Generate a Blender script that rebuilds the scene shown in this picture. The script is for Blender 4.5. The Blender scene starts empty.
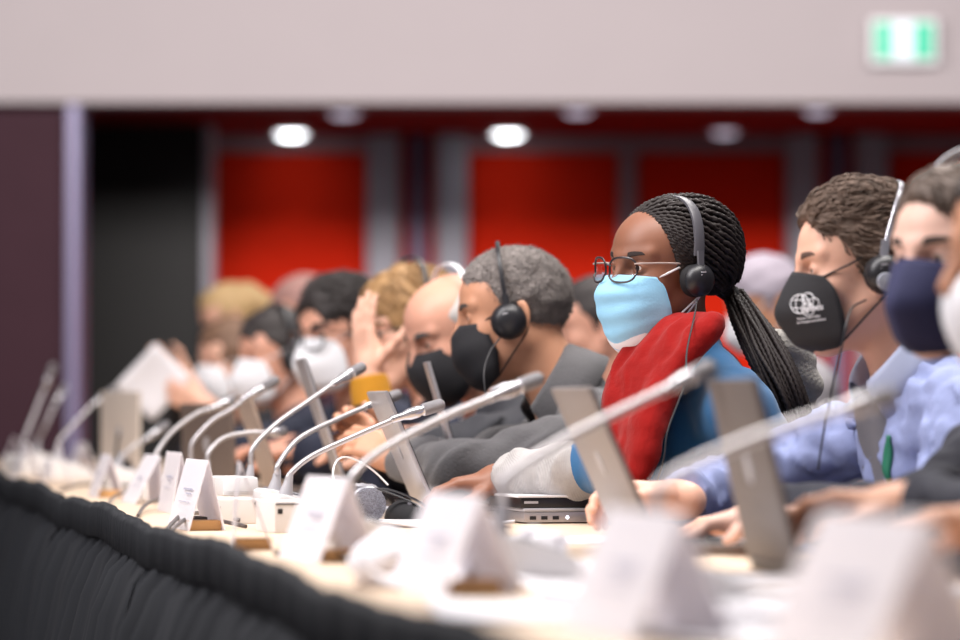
import bpy, bmesh, math, random
import numpy as np
from mathutils import Vector, Matrix
from mathutils.bvhtree import BVHTree

# ------------------------------------------------------------------ camera, world, lights, exposure
SC = bpy.context.scene
COL = SC.collection
FPX, CAM_Z, PITCH = 3600.0, 0.94, math.atan(85 / 3600)
cam_d = bpy.data.cameras.new('camera')
cam = bpy.data.objects.new('camera', cam_d)
COL.objects.link(cam)
cam.location = (0, 0, CAM_Z)
cam.rotation_euler = (math.pi / 2 + PITCH, 0, 0)
cam_d.sensor_width = 36
cam_d.lens = 135
cam_d.clip_end = 200
cam_d.dof.use_dof = True
cam_d.dof.focus_distance = 6.0
cam_d.dof.aperture_fstop = 2.6
cam_d.dof.aperture_blades = 0
SC.camera = cam

world = bpy.data.worlds.new('world')
SC.world = world
world.use_nodes = True
world.node_tree.nodes['Background'].inputs[0].default_value = (0.95, 0.90, 1.0, 1)
world.node_tree.nodes['Background'].inputs[1].default_value = 0.15

def area(name, loc, target, sx, sy, power, col=(1, 1, 1)):
    d = bpy.data.lights.new(name, 'AREA')
    d.shape = 'RECTANGLE'; d.size = sx; d.size_y = sy; d.energy = power; d.color = col
    o = bpy.data.objects.new(name, d); COL.objects.link(o)
    o.location = loc
    v = Vector(target) - Vector(loc)
    o.rotation_euler = v.to_track_quat('-Z', 'Y').to_euler()
    return o

# overhead hall luminaires: rows of big soft ceiling lights, plus an added rear fill
area('unseen_hall_light', (0.8, 5.2, 5.2), (0.2, 6.2, 0.8), 3.2, 1.6, 190, (1.0, 0.95, 0.91))
area('unseen_hall_light', (-2.6, 4.6, 4.4), (0.0, 5.6, 0.9), 1.6, 4.0, 205, (1.0, 0.96, 0.97))
area('unseen_hall_light', (1.2, 9.6, 5.2), (0.0, 9.2, 0.8), 3.0, 2.0, 175, (1.0, 0.95, 0.91))
area('unseen_hall_light', (0.0, 12.9, 3.5), (0.0, 20.0, 1.7), 9.0, .8, 430, (1.0, 0.94, 0.93))  # added panel, hung out of frame to brighten the bulkhead and red wall
SC.view_settings.view_transform = 'Standard'
SC.view_settings.look = 'None'
SC.view_settings.exposure = 0.55
SC.view_settings.gamma = 1.0
SC.view_settings.use_curve_mapping = False

# ------------------------------------------------------------------ helpers
rng = np.random.default_rng(7)
random.seed(7)
V3 = lambda *a: np.array(a, float)

def lin(c):
    c = c / 255.0
    return c / 12.92 if c <= 0.04045 else ((c + 0.055) / 1.055) ** 2.4

def rgb(r, g, b):
    return (lin(r), lin(g), lin(b), 1.0)

def pix(px, py, Y):
    """world point seen at pixel (px,py) of the 960x640 frame at world depth Y"""
    a, b = (px - 480) / FPX, (320 - py) / FPX
    c, s = math.cos(PITCH), math.sin(PITCH)
    dy, dz = c - b * s, s + b * c
    return V3(a / dy * Y, Y, CAM_Z + dz / dy * Y)

def on_plane(px, py, z):
    a, b = (px - 480) / FPX, (320 - py) / FPX
    c, s = math.cos(PITCH), math.sin(PITCH)
    dy, dz = c - b * s, s + b * c
    t = (z - CAM_Z) / dz
    return V3(a * t, dy * t, z)

def norm(v):
    v = np.asarray(v, float)
    return v / max(1e-9, np.linalg.norm(v))

def Rz(a):
    c, s = math.cos(a), math.sin(a); return np.array([[c, -s, 0], [s, c, 0], [0, 0, 1.0]])
def Ry(a):
    c, s = math.cos(a), math.sin(a); return np.array([[c, 0, s], [0, 1.0, 0], [-s, 0, c]])
def Rx(a):
    c, s = math.cos(a), math.sin(a); return np.array([[1.0, 0, 0], [0, c, -s], [0, s, c]])
D2R = math.pi / 180

_mats = {}
def mat(name, col, rough=0.6, thin=0.0, metal=0.0, spec=0.5, noise=None, bump=None, sheen=0.0, coat=0.0, emit=None, trans=0.0, alpha=1.0, weave=None, sss=0.0):
    """Principled material; noise=(scale, amount) varies the colour, bump=(scale, strength[, stretch]), weave=(scale, strength, axis)"""
    if name in _mats: return _mats[name]
    m = bpy.data.materials.new(name); _mats[name] = m
    m.use_nodes = True
    nt = m.node_tree; b = nt.nodes['Principled BSDF']
    b.inputs['Base Color'].default_value = col
    b.inputs['Roughness'].default_value = rough
    b.inputs['Metallic'].default_value = metal
    b.inputs['Specular IOR Level'].default_value = spec
    b.inputs['Sheen Weight'].default_value = sheen
    b.inputs['Coat Weight'].default_value = coat
    b.inputs['Transmission Weight'].default_value = trans
    b.inputs['Alpha'].default_value = alpha
    if sss:
        b.inputs['Subsurface Weight'].default_value = sss
        b.inputs['Subsurface Radius'].default_value = (0.012, 0.005, 0.003)
        b.inputs['Subsurface Scale'].default_value = 1.0
    if emit:
        b.inputs['Emission Color'].default_value = emit[0]
        b.inputs['Emission Strength'].default_value = emit[1]
    tc = nt.nodes.new('ShaderNodeTexCoord')
    if noise:
        n = nt.nodes.new('ShaderNodeTexNoise'); n.inputs['Scale'].default_value = noise[0]; n.inputs['Detail'].default_value = 5
        nt.links.new(tc.outputs['Object'], n.inputs['Vector'])
        mx = nt.nodes.new('ShaderNodeMix'); mx.data_type = 'RGBA'
        k = noise[1]
        mx.inputs[6].default_value = tuple(c * (1 - k) for c in col[:3]) + (1,)
        mx.inputs[7].default_value = tuple(min(1, c * (1 + k)) for c in col[:3]) + (1,)
        nt.links.new(n.outputs['Fac'], mx.inputs[0])
        nt.links.new(mx.outputs[2], b.inputs['Base Color'])
    if thin:
        tr = nt.nodes.new('ShaderNodeBsdfTranslucent'); tr.inputs[0].default_value = col
        ms = nt.nodes.new('ShaderNodeMixShader'); ms.inputs[0].default_value = thin
        nt.links.new(b.outputs[0], ms.inputs[1]); nt.links.new(tr.outputs[0], ms.inputs[2])
        nt.links.new(ms.outputs[0], nt.nodes['Material Output'].inputs[0])
    hgt = None
    if bump:
        n = nt.nodes.new('ShaderNodeTexNoise'); n.inputs['Scale'].default_value = bump[0]; n.inputs['Detail'].default_value = 6
        mp = nt.nodes.new('ShaderNodeMapping')
        if len(bump) > 2: mp.inputs['Scale'].default_value = bump[2]
        nt.links.new(tc.outputs['Object'], mp.inputs['Vector']); nt.links.new(mp.outputs[0], n.inputs['Vector'])
        bp = nt.nodes.new('ShaderNodeBump'); bp.inputs['Strength'].default_value = bump[1]; bp.inputs['Distance'].default_value = 0.01
        nt.links.new(n.outputs['Fac'], bp.inputs['Height']); nt.links.new(bp.outputs[0], b.inputs['Normal'])
        hgt = bp
    if weave:
        w = nt.nodes.new('ShaderNodeTexWave'); w.inputs['Scale'].default_value = weave[0]; w.bands_direction = weave[2]
        w.inputs['Distortion'].default_value = 0.6
        nt.links.new(tc.outputs['Object'], w.inputs['Vector'])
        bp = nt.nodes.new('ShaderNodeBump'); bp.inputs['Strength'].default_value = weave[1]; bp.inputs['Distance'].default_value = 0.004
        nt.links.new(w.outputs['Fac'], bp.inputs['Height'])
        if hgt: nt.links.new(hgt.outputs[0], bp.inputs['Normal'])
        nt.links.new(bp.outputs[0], b.inputs['Normal'])
    return m

def tag(o, label, cat, group=None, kind=None):
    if label: o['label'] = label
    if cat: o['category'] = cat
    if group: o['group'] = group
    if kind: o['kind'] = kind
    return o

def empty(name, loc, label, cat, rot=None, group=None):
    o = bpy.data.objects.new(name, None); COL.objects.link(o)
    o.empty_display_size = 0.05
    if rot is None: o.location = Vector(loc)
    else:
        m = Matrix([list(r) for r in rot]).to_4x4(); m.translation = Vector(loc); o.matrix_world = m
    return tag(o, label, cat, group)

def mesh_obj(name, verts, faces, material, parent=None, smooth=True, sharp=None):
    me = bpy.data.meshes.new(name)
    if isinstance(faces, np.ndarray) and faces.ndim == 2:
        verts = np.asarray(verts, np.float32); n = len(faces); k = faces.shape[1]
        me.vertices.add(len(verts)); me.vertices.foreach_set('co', verts.ravel())
        me.loops.add(n * k); me.loops.foreach_set('vertex_index', faces.astype(np.int32).ravel())
        me.polygons.add(n)
        me.polygons.foreach_set('loop_start', np.arange(0, n * k, k, dtype=np.int32))
        me.update(calc_edges=True); me.validate()
    else:
        me.from_pydata([tuple(map(float, v)) for v in verts], [], [tuple(map(int, f)) for f in faces]); me.update()
    if smooth:
        me.polygons.foreach_set('use_smooth', np.ones(len(me.polygons), dtype=bool))
        if sharp:
            me.set_sharp_from_angle(angle=math.radians(sharp))
    o = bpy.data.objects.new(name, me); COL.objects.link(o)
    if material: me.materials.append(material)
    if parent is not None: o.parent = parent
    return o

class MB:
    """collects shapes of ONE part into one mesh"""
    def __init__(s): s.v = []; s.f = []
    def add(s, v, f):
        n = len(s.v); s.v += [np.asarray(p, float) for p in v]; s.f += [tuple(i + n for i in q) for q in f]
        return s
    def box(s, lo, hi, bev=0.0, M=None, T=None):
        bm = bmesh.new(); bmesh.ops.create_cube(bm, size=1)
        lo, hi = np.array(lo, float), np.array(hi, float)
        for v in bm.verts: v.co = Vector((lo + hi) / 2 + np.array(v.co) * (hi - lo))
        if bev: bmesh.ops.bevel(bm, geom=bm.edges[:], offset=bev, segments=2, affect='EDGES', profile=0.7)
        return s._bm(bm, M, T)
    def _bm(s, bm, M=None, T=None):
        bm.verts.index_update()
        v = [np.array(x.co) for x in bm.verts]; f = [[x.index for x in q.verts] for q in bm.faces]
        bm.free()
        if M is not None: v = [M @ p for p in v]
        if T is not None: v = [p + T for p in v]
        return s.add(v, f)
    def prism(s, poly, y0, y1, M=None, T=None, bev=0.0):
        """polygon of (x,z) pulled from y0 to y1"""
        bm = bmesh.new()
        a = [bm.verts.new((p[0], y0, p[1])) for p in poly]; b = [bm.verts.new((p[0], y1, p[1])) for p in poly]
        bm.faces.new(a); bm.faces.new(b[::-1]); n = len(poly)
        for i in range(n): bm.faces.new((a[i], b[i], b[(i + 1) % n], a[(i + 1) % n]))
        bmesh.ops.recalc_face_normals(bm, faces=bm.faces[:])
        if bev: bmesh.ops.bevel(bm, geom=bm.edges[:], offset=bev, segments=2, affect='EDGES', profile=0.7)
        return s._bm(bm, M, T)
    def tube(s, pts, rad, seg=10, cap=True, flat=None):
        """round tube through pts; rad number or list; flat=(w,h,up) gives a flat band instead"""
        pts = [np.asarray(p, float) for p in pts]; n = len(pts)
        rad = [rad] * n if np.isscalar(rad) else list(rad)
        tang = [norm(pts[min(i + 1, n - 1)] - pts[max(i - 1, 0)]) for i in range(n)]
        up = np.array([0, 0, 1.0]) if abs(tang[0][2]) < 0.9 else np.array([1.0, 0, 0])
        if flat is not None and len(flat) > 2: up = np.asarray(flat[2], float)
        nrm = norm(up - tang[0] * up.dot(tang[0])); V = []
        for i in range(n):
            nrm = norm(nrm - tang[i] * nrm.dot(tang[i])); bi = np.cross(tang[i], nrm)
            for k in range(seg):
                a = 2 * math.pi * k / seg
                if flat is None: V.append(pts[i] + rad[i] * (math.cos(a) * nrm + math.sin(a) * bi))
                else:
                    ca, sa = math.cos(a), math.sin(a); e = 0.5
                    V.append(pts[i] + rad[i] * (flat[1] * math.copysign(abs(ca) ** e, ca) * nrm + flat[0] * math.copysign(abs(sa) ** e, sa) * bi))
        F = []
        for i in range(n - 1):
            for k in range(seg):
                F.append((i * seg + k, i * seg + (k + 1) % seg, (i + 1) * seg + (k + 1) % seg, (i + 1) * seg + k))
        if cap: F.append(tuple(range(seg))[::-1]); F.append(tuple((n - 1) * seg + k for k in range(seg)))
        return s.add(V, F)
    def lathe(s, prof, o, axis, seg=24):
        """profile of (r, t): t along axis from o"""
        ax = norm(axis); u = norm(np.cross(ax, [0, 0, 1.0] if abs(ax[2]) < 0.9 else [1.0, 0, 0])); w = np.cross(ax, u)
        V = [np.asarray(o) + ax * t + r * (math.cos(2 * math.pi * k / seg) * u + math.sin(2 * math.pi * k / seg) * w) for r, t in prof for k in range(seg)]
        F = [(i * seg + k, i * seg + (k + 1) % seg, (i + 1) * seg + (k + 1) % seg, (i + 1) * seg + k) for i in range(len(prof) - 1) for k in range(seg)]
        if prof[0][0] > 1e-4: F.append(tuple(range(seg))[::-1])
        if prof[-1][0] > 1e-4: F.append(tuple((len(prof) - 1) * seg + k for k in range(seg)))
        return s.add(V, F)
    def build(s, name, material, parent=None, smooth=True, sharp=35):
        o = mesh_obj(name, s.v, s.f, material, parent, smooth, None)
        bm = bmesh.new(); bm.from_mesh(o.data); bmesh.ops.recalc_face_normals(bm, faces=bm.faces[:]); bm.to_mesh(o.data); bm.free()
        if smooth and sharp: o.data.set_sharp_from_angle(angle=math.radians(sharp))
        return o

def spline(pts, n=24):
    """Catmull-Rom through pts"""
    P = [np.asarray(p, float) for p in pts]
    P = [2 * P[0] - P[1]] + P + [2 * P[-1] - P[-2]]
    out = []; m = len(P) - 3
    for i in range(m):
        for t in np.linspace(0, 1, max(2, n // m), endpoint=(i == m - 1)):
            a, b, c, d = P[i:i + 4]
            out.append(0.5 * ((2 * b) + (c - a) * t + (2 * a - 5 * b + 4 * c - d) * t * t + (3 * b - a - 3 * c + d) * t ** 3))
    return out

# ------------------------------------------------------------------ signed distance shapes -> one smooth continuous mesh
def surface_nets(F, xs, ys, zs):
    I = F < 0
    nx, ny, nz = F.shape
    c = [I[i:nx - 1 + i, j:ny - 1 + j, k:nz - 1 + k] for i in (0, 1) for j in (0, 1) for k in (0, 1)]
    s = np.zeros((nx - 1, ny - 1, nz - 1), np.int8)
    for q in c: s += q
    act = np.argwhere((s > 0) & (s < 8))
    idx = -np.ones((nx - 1, ny - 1, nz - 1), np.int32)
    a0, a1, a2 = act.T
    idx[a0, a1, a2] = np.arange(len(act))
    pos = np.zeros((len(act), 3)); cnt = np.zeros(len(act))
    co = [(i, j, k) for i in (0, 1) for j in (0, 1) for k in (0, 1)]
    X, Y, Z = xs, ys, zs
    for a in co:
        for ax in range(3):
            if a[ax]: continue
            b = list(a); b[ax] = 1
            fa = F[a0 + a[0], a1 + a[1], a2 + a[2]]; fb = F[a0 + b[0], a1 + b[1], a2 + b[2]]
            m = (fa < 0) != (fb < 0)
            t = np.where(m, fa / np.where(m, fa - fb, 1), 0)
            pa = np.stack([X[a0 + a[0]], Y[a1 + a[1]], Z[a2 + a[2]]], 1); pb = np.stack([X[a0 + b[0]], Y[a1 + b[1]], Z[a2 + b[2]]], 1)
            pos += np.where(m[:, None], pa + (pb - pa) * t[:, None], 0); cnt += m
    pos /= cnt[:, None]
    Q = []
    for ax in range(3):
        sl0 = [slice(1, None)] * 3; sl1 = [slice(1, None)] * 3
        sl0[ax] = slice(0, -1); sl1[ax] = slice(1, None)
        A, B = I[tuple(sl0)], I[tuple(sl1)]
        e = np.argwhere(A != B); f = A[tuple(e.T)]
        off = np.ones(3, int); off[ax] = 0; e = e + off
        u, v = [(1, 2), (2, 0), (0, 1)][ax]
        du = np.zeros(3, int); du[u] = 1; dv = np.zeros(3, int); dv[v] = 1
        ok = np.all(e < np.array(idx.shape), axis=1) & np.all(e - (du + dv) >= 0, axis=1)
        e, f = e[ok], f[ok]
        g = lambda w: idx[w[:, 0], w[:, 1], w[:, 2]]
        q = np.stack([g(e - du - dv), g(e - dv), g(e), g(e - du)], 1)
        q[~f] = q[~f][:, ::-1]
        Q.append(q)
    Q = np.concatenate(Q); Q = Q[np.all(Q >= 0, axis=1)]
    return pos, Q

def axis_grid(lo, hi, coarse, fines):
    """sample positions with finer spacing inside the given intervals [(a,b,step)]"""
    out = [lo]
    while out[-1] < hi:
        x = out[-1]; st = coarse
        for a, b, f in fines:
            if a - st <= x <= b: st = min(st, f if x >= a else max(f, min(st, a - x + 1e-4)))
        out.append(x + st)
    return np.array(out)

class Field:
    def __init__(s, xs, ys, zs, far=0.06):
        s.x, s.y, s.z = xs.astype(np.float32), ys.astype(np.float32), zs.astype(np.float32)
        s.F = np.full((len(xs), len(ys), len(zs)), far, np.float32)
    def _sl(s, lo, hi):
        return tuple(slice(max(0, np.searchsorted(g, a) - 1), min(len(g), np.searchsorted(g, b) + 1)) for g, a, b in zip((s.x, s.y, s.z), lo, hi))
    def grid(s, sl):
        return s.x[sl[0]][:, None, None], s.y[sl[1]][None, :, None], s.z[sl[2]][None, None, :]
    def prim(s, p, pad):
        if p[0] == 'cap':
            _, a, b, ra, rb = p
            a = np.asarray(a, float); b = np.asarray(b, float); r = max(ra, rb)
            sl = s._sl(np.minimum(a, b) - r - pad, np.maximum(a, b) + r + pad)
            x, y, z = s.grid(sl)
            if x.size * y.size * z.size == 0: return sl, None
            d = b - a; L = max(1e-9, d.dot(d))
            h = np.clip(((x - a[0]) * d[0] + (y - a[1]) * d[1] + (z - a[2]) * d[2]) / L, 0, 1)
            return sl, np.sqrt((x - a[0] - h * d[0]) ** 2 + (y - a[1] - h * d[1]) ** 2 + (z - a[2] - h * d[2]) ** 2) - (ra + (rb - ra) * h)
        _, c, r, R = p
        c = np.asarray(c, float); r = np.asarray(r, float); R = np.eye(3) if R is None else R
        ext = np.sqrt(((R * r[None, :]) ** 2).sum(1))
        sl = s._sl(c - ext - pad, c + ext + pad)
        x, y, z = s.grid(sl)
        if x.size * y.size * z.size == 0: return sl, None
        k0 = 0; k1 = 0
        for i in range(3):
            q = (x - c[0]) * R[0, i] + (y - c[1]) * R[1, i] + (z - c[2]) * R[2, i]
            k0 = k0 + (q / r[i]) ** 2; k1 = k1 + (q / r[i] ** 2) ** 2
        k0 = np.sqrt(k0); k1 = np.sqrt(k1) + 1e-9
        return sl, k0 * (k0 - 1) / k1
    def add(s, p, k=0.02):
        sl, d = s.prim(p, 0.05)
        if d is None: return
        f = s.F[sl]; h = np.maximum(k - np.abs(f - d), 0) / k
        s.F[sl] = np.minimum(f, d) - h * h * k * 0.25
    def sub(s, p, k=0.01):
        sl, d = s.prim(p, 0.03)
        if d is None: return
        f = s.F[sl]; h = np.maximum(k - np.abs(f + d), 0) / k
        s.F[sl] = np.maximum(f, -d) + h * h * k * 0.25
    def cut(s, o, n, rad=None, k=0.0):
        """remove what lies beyond the plane (o, n), within rad of o if given"""
        if rad:
            sl = s._sl(np.asarray(o) - rad, np.asarray(o) + rad)
        else: sl = (slice(None),) * 3
        x, y, z = s.grid(sl)
        d = (x - o[0]) * n[0] + (y - o[1]) * n[1] + (z - o[2]) * n[2]
        f = s.F[sl]
        if rad:
            r = np.sqrt((x - o[0]) ** 2 + (y - o[1]) ** 2 + (z - o[2]) ** 2)
            s.F[sl] = np.where(r < rad, np.maximum(f, d), f)
        else: s.F[sl] = np.maximum(f, d)
    def wrinkle(s, amp, freq, seed=0, stretch=(1, 1, 1), n=7, band=0.03):
        g = np.random.default_rng(seed)
        m = np.abs(s.F) < band
        i = np.nonzero(m)
        P = np.stack([s.x[i[0]] * stretch[0], s.y[i[1]] * stretch[1], s.z[i[2]] * stretch[2]], 1)
        s.F[i] += amp * wnoise(P, freq, g, n)
    def mesh(s):
        return surface_nets(s.F, s.x.astype(float), s.y.astype(float), s.z.astype(float))

def wnoise(P, freq, g, n=7):
    W = np.zeros(len(P)); Q = P * freq
    for k in range(3):
        d = g.normal(size=3); Q = Q + 0.5 * np.sin(Q @ d + g.uniform(0, 6.3))[:, None] * g.normal(size=3)[None] * 0.7
    for k in range(n):
        d = norm(g.normal(size=3)) * g.uniform(0.7, 2.2)
        W += np.sin(Q @ d + g.uniform(0, 6.3)) / n ** 0.5
    return W
# ------------------------------------------------------------------ people
def cap(a, b, ra, rb=None): return ('cap', np.asarray(a, float), np.asarray(b, float), ra, ra if rb is None else rb)
def ell(c, r, R=None): return ('ell', np.asarray(c, float), np.asarray(r, float), R)
def xf(p, R, T, s=1.0):
    if p[0] == 'cap': return ('cap', R @ (p[1] * s) + T, R @ (p[2] * s) + T, p[3] * s, p[4] * s)
    return ('ell', R @ (p[1] * s) + T, p[2] * s, R if p[3] is None else R @ p[3])

def head_ops(g):
    """head in its own frame: x forward, y to the person's left, z up, origin between the ears"""
    j = g.get('jaw', 1.0); nz = g.get('nose', 1.0)
    o = [('+', ell((-.006, 0, .036), (.097, .076, .086)), .02),
         ('+', ell((.034, 0, .046), (.061, .063, .058)), .03),
         ('+', ell((.034, 0, -.028), (.060, .060 * j, .084)), .03)]
    for s in (1, -1):
        o += [('+', cap((-.002, s * .056 * j, -.042), (.070, s * .016, -.094), .016, .016), .035),
              ('+', ell((.060, s * .044, -.018), (.024, .020, .022)), .022)]
    o += [('+', ell((.078, 0, -.098), (.019, .022, .017)), .022)]
    for s in (1, -1):
        o += [('+', cap((.093, s * .009, .031), (.073, s * .050, .036), .0085, .008), .014)]
    for s in (1, -1):
        o += [('-', ell((.097, s * .032, .013), (.017, .020, .012)), .012)]
    o += [('+', cap((.093, 0, .026), (.094 + .024 * nz, 0, -.022), .0068, .0105), .013)]
    for s in (1, -1):
        o += [('+', ell((.103, s * .013, -.026), (.010, .0075, .008)), .008),
              ('+', cap((.099, 0, -.057), (.090, s * .022, -.060), .0055, .004), .008),
              ('+', cap((.098, 0, -.068), (.090, s * .019, -.066), .0062, .0045), .008)]
    o += [('-', cap((.108, -.022, -.0625), (.108, .022, -.0625), .0045), .004)]
    lid = g.get('lid', .0052)
    for s in (1, -1):
        o += [('+', ell((.0775, s * .0325, .012), (.0150, .0165, .0140)), .004),
              ('-', ell((.0940, s * .0335, .0115 - .4 * (.0052 - lid)), (.0100, .0130, lid)), .002)]
    for s in (1, -1):
        E = Rz(s * -.32) @ Ry(-.18)
        o += [('+', ell((-.012, s * .081, -.002), (.0175, .0065, .032), E), .006),
              ('-', ell((-.007, s * .088, .002), (.0095, .006, .019), E), .005),
              ('+', ell((-.004, s * .079, -.027), (.008, .006, .009)), .005)]
    return o

def ik(S, W, a, b, pole):
    d = W - S; L = np.linalg.norm(d); L2 = min(L, (a + b) * .995); u = d / L
    W = S + u * L2
    t = (a * a - b * b + L2 * L2) / (2 * L2); h = math.sqrt(max(0, a * a - t * t))
    p = np.asarray(pole, float); p = norm(p - u * p.dot(u))
    return S + u * t + p * h, W

def hand_ops(W, hd, pn, side, curl, s=1.0, thumb=0.5, spread=0.10):
    """palm, four fingers with three bones each and a thumb that leaves the side of the palm near the wrist. side: +1 left hand, -1 right"""
    X = norm(hd); Z = norm(np.asarray(pn, float) - X * np.dot(pn, X)); Y = np.cross(Z, X) * side   # Y = towards the thumb
    R = np.stack([X, Y, Z], 1)
    L = lambda x, y, z: W + R @ (np.array([x, y, z]) * s)
    o = [('+', cap(L(-.02, 0, 0), L(.022, .004, 0), .027 * s, .026 * s), .02)]
    for y in (.026, .009, -.009, -.025):
        o.append(('+', cap(L(.018, y * .75, 0), L(.088 - abs(y - .005) * .22, y, -.002), .0150 * s, .0105 * s), .012))
    o.append(('+', ell(L(.035, .022, .010), np.array([.030, .016, .012]) * s, R), .014))
    o.append(('+', ell(L(.035, -.022, .008), np.array([.032, .014, .011]) * s, R), .014))
    fl = [(.026, .072), (.009, .080), (-.009, .074), (-.025, .058)]
    for i, (y, ln) in enumerate(fl):
        p = L(.088 - abs(y - .005) * .22, y, -.002)
        c = curl[i] if hasattr(curl, '__len__') else curl
        a = c * .55; sp = (y / .026) * spread
        r0 = (.0090, .0092, .0088, .0078)[i] * s
        for q, (fr, rr) in enumerate(((.45, .94), (.30, .86), (.25, .72))):
            v = R @ np.array([math.cos(a) * math.cos(sp), math.cos(a) * math.sin(sp), math.sin(a)])
            e = p + v * ln * fr * s
            o.append(('+', cap(p, e, r0 * (1 if q == 0 else .95 if q == 1 else .87), r0 * rr), .0035))
            p = e; a += c * (.85 if q == 0 else .6)
    a = thumb
    p = L(.012, .024, .006)
    for ln, r0, r1, da in ((.040, .0135, .0115, 0), (.032, .0112, .0095, -.25), (.027, .0095, .0072, -.25)):
        v = R @ norm([math.cos(a), math.sin(a) * .92, .38])
        e = p + v * ln * s
        o.append(('+', cap(p, e, r0 * s, r1 * s), .007)); p = e; a += da
    return o, L(.09, 0, 0)

SKIN = {}
def person(label, hc, head_yaw, pitch, roll, body_yaw, skin, top, category='person', s=1.0, res=1.0, fat=0.0, shoulders=.18, bust=0.0,
           left=None, right=None, g={}, lean=None, neck=.052, wr=(.006, 26), fine_hands=True, sleeve=1.0, group=None, waist_z=.50, stand=False, cuff=None, iris=(60, 38, 24), nback=0.0):
    """a seated (or standing) person with the head's centre at hc. left / right: dict(at, dir, palm, curl) in world space"""
    B = Rz(body_yaw * D2R)
    RHw = Rz(head_yaw * D2R) @ Ry(pitch * D2R) @ Rx(roll * D2R)
    nbw = hc + Rz(head_yaw * D2R) @ Ry(pitch * .5 * D2R) @ V3(-.040, 0, -.165) * s - B @ V3(nback, 0, 0)
    pz = .92 if stand else waist_z
    Lt = .53 * s
    dz = nbw[2] - pz
    lh = math.sqrt(max(0.0, Lt * Lt - dz * dz)) if lean is None else lean
    root = V3(nbw[0], nbw[1], 0) - B @ V3(lh, 0, 0)
    BT = B.T
    lo = lambda p: BT @ (np.asarray(p, float) - root)
    lv = lambda v: BT @ np.asarray(v, float)
    HC, NB, RH = lo(hc), lo(nbw), BT @ RHw
    PV = V3(0, 0, pz)
    up = norm(NB - PV); fw = norm(V3(1, 0, 0) - up * up[0]); RT = np.stack([fw, V3(0, 1, 0), up], 1)
    Lt = np.linalg.norm(NB - PV)
    ops_head = [(a, xf(p, RH, HC, s), k) for a, p, k in head_ops(g)]
    neck_ops = [('+', cap(HC + RH @ V3(-.022, 0, -.055) * s, NB + up * -.02, neck * s, (neck + .006) * s), .03)]
    def torso(off):
        T = lambda p: xf(p, RT, PV)
        o = [('+', T(ell((0, 0, .03), (.135 + off + fat * .5, .170 + off, .14 + off))), .05),
             ('+', T(ell((.015 + fat * .3, 0, .19), (.112 + fat + off, .148 + fat * .6 + off, .18 + off))), .06),
             ('+', T(ell((.012, 0, Lt - .15), (.108 + off, .158 + off, .165 + off))), .06)]
        for q in (1, -1):
            o += [('+', T(cap((-.005, q * .06, Lt - .055), (-.008, q * shoulders, Lt - .075), .052 + off, .054 + off)), .05),
                  ('+', T(cap((-.012, 0, Lt + .02), (-.010, q * shoulders * .8, Lt - .045), .040 + off, .034 + off)), .045)]
            if bust: o.append(('+', T(ell((.085 + bust * .3, q * .075, Lt - .22), (.055 + bust, .066, .062))), .04))
        return o
    arms = []; hands = []; wrists = []
    for q, h in ((1, left), (-1, right)):
        S = PV + RT @ V3(-.006, q * (shoulders + .012), Lt - .08)
        if h is None:
            h = dict(at=None)
        if h.get('at') is None:
            W0 = V3(.26, q * .17, .62) if not stand else V3(.1, q * .26, .85); hd = V3(1, -q * .35, -.1); pn = V3(0, 0, -1)
        else:
            W0 = lo(h['at']); hd = lv(h['dir']); pn = lv(h['palm'])
        pole = h.get('pole', (-.35, q * .75, -.8))
        E, W = ik(S, W0, .285 * s, .265 * s, pole)
        tp = lambda x: float((root + B @ x - V3(-.485, 5.45, 0)).dot(V3(.9826, .1857, 0)))
        if not stand:                                                   # forearms rest on the table, never in it, elbows close to the body
            best = None; ax_ = norm(W0 - S); u1 = norm(np.cross(ax_, V3(0, 0, 1))); u2 = np.cross(ax_, u1)
            for t in np.linspace(0, 2 * math.pi, 48, endpoint=False):
                e_, w_ = ik(S, W0, .285 * s, .265 * s, u1 * math.cos(t) + u2 * math.sin(t))
                low = min((e_ + (w_ - e_) * k)[2] - (h.get('zmin', .802) - .022 * k if tp(e_ + (w_ - e_) * k) < .88 else 0) for k in (0, .15, .3, .45, .6, .8))
                cost = max(0, -low) * 25 + max(0, e_[2] - .80) + 30 * max(0, e_[2] - .885) + 4 * max(0, q * e_[1] - .22) + 3 * max(0, .17 - q * e_[1]) + .8 * max(0, e_[0] - .1)
                if best is None or cost < best[0]: best = (cost, e_, w_)
            if not h.get('free'): E, W = best[1], best[2]
        ho, kn = hand_ops(W, hd, pn, q, h.get('curl', .5), s * h.get('hs', 1.0), h.get('thumb', .5), h.get('spread', .1))
        arms.append((S, E, W, q)); hands.append((ho, kn, W)); wrists.append((W, norm(W - E)))
    # ---- skin: one continuous body
    allp = [HC] + [h[1] for h in hands] + [a[1] for a in arms] + [PV, V3(-.2, -.3, 0) + PV, V3(.2, .3, 0) + PV]
    lo_ = np.min(allp, 0) - .19; hi_ = np.max(allp, 0) + .19
    lo_[2] = PV[2] - .16
    fh, fd, fc = .0030 * res, .0036 * res, .011 * max(1, res * .8)
    fin = [[], [], []]
    for i in range(3):
        fin[i].append((HC[i] - .15 * s, HC[i] + .15 * s, fh))
        if fine_hands:
            for ho, kn, W in hands: fin[i].append((min(kn[i], W[i]) - .075, max(kn[i], W[i]) + .075, fd))
    Fd = Field(*[axis_grid(lo_[i], hi_[i], fc, fin[i]) for i in range(3)])
    for a, p, k in ops_head + neck_ops + torso(-.022):
        (Fd.add if a == '+' else Fd.sub)(p, k)
    for S, E, W, q in arms:
        Fd.add(cap(S, E, .044 * s, .036 * s), .02); Fd.add(cap(E, W, .038 * s, .0255 * s), .01)
    for ho, kn, W in hands:
        for a, p, k in ho: Fd.add(p, k)
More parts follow.
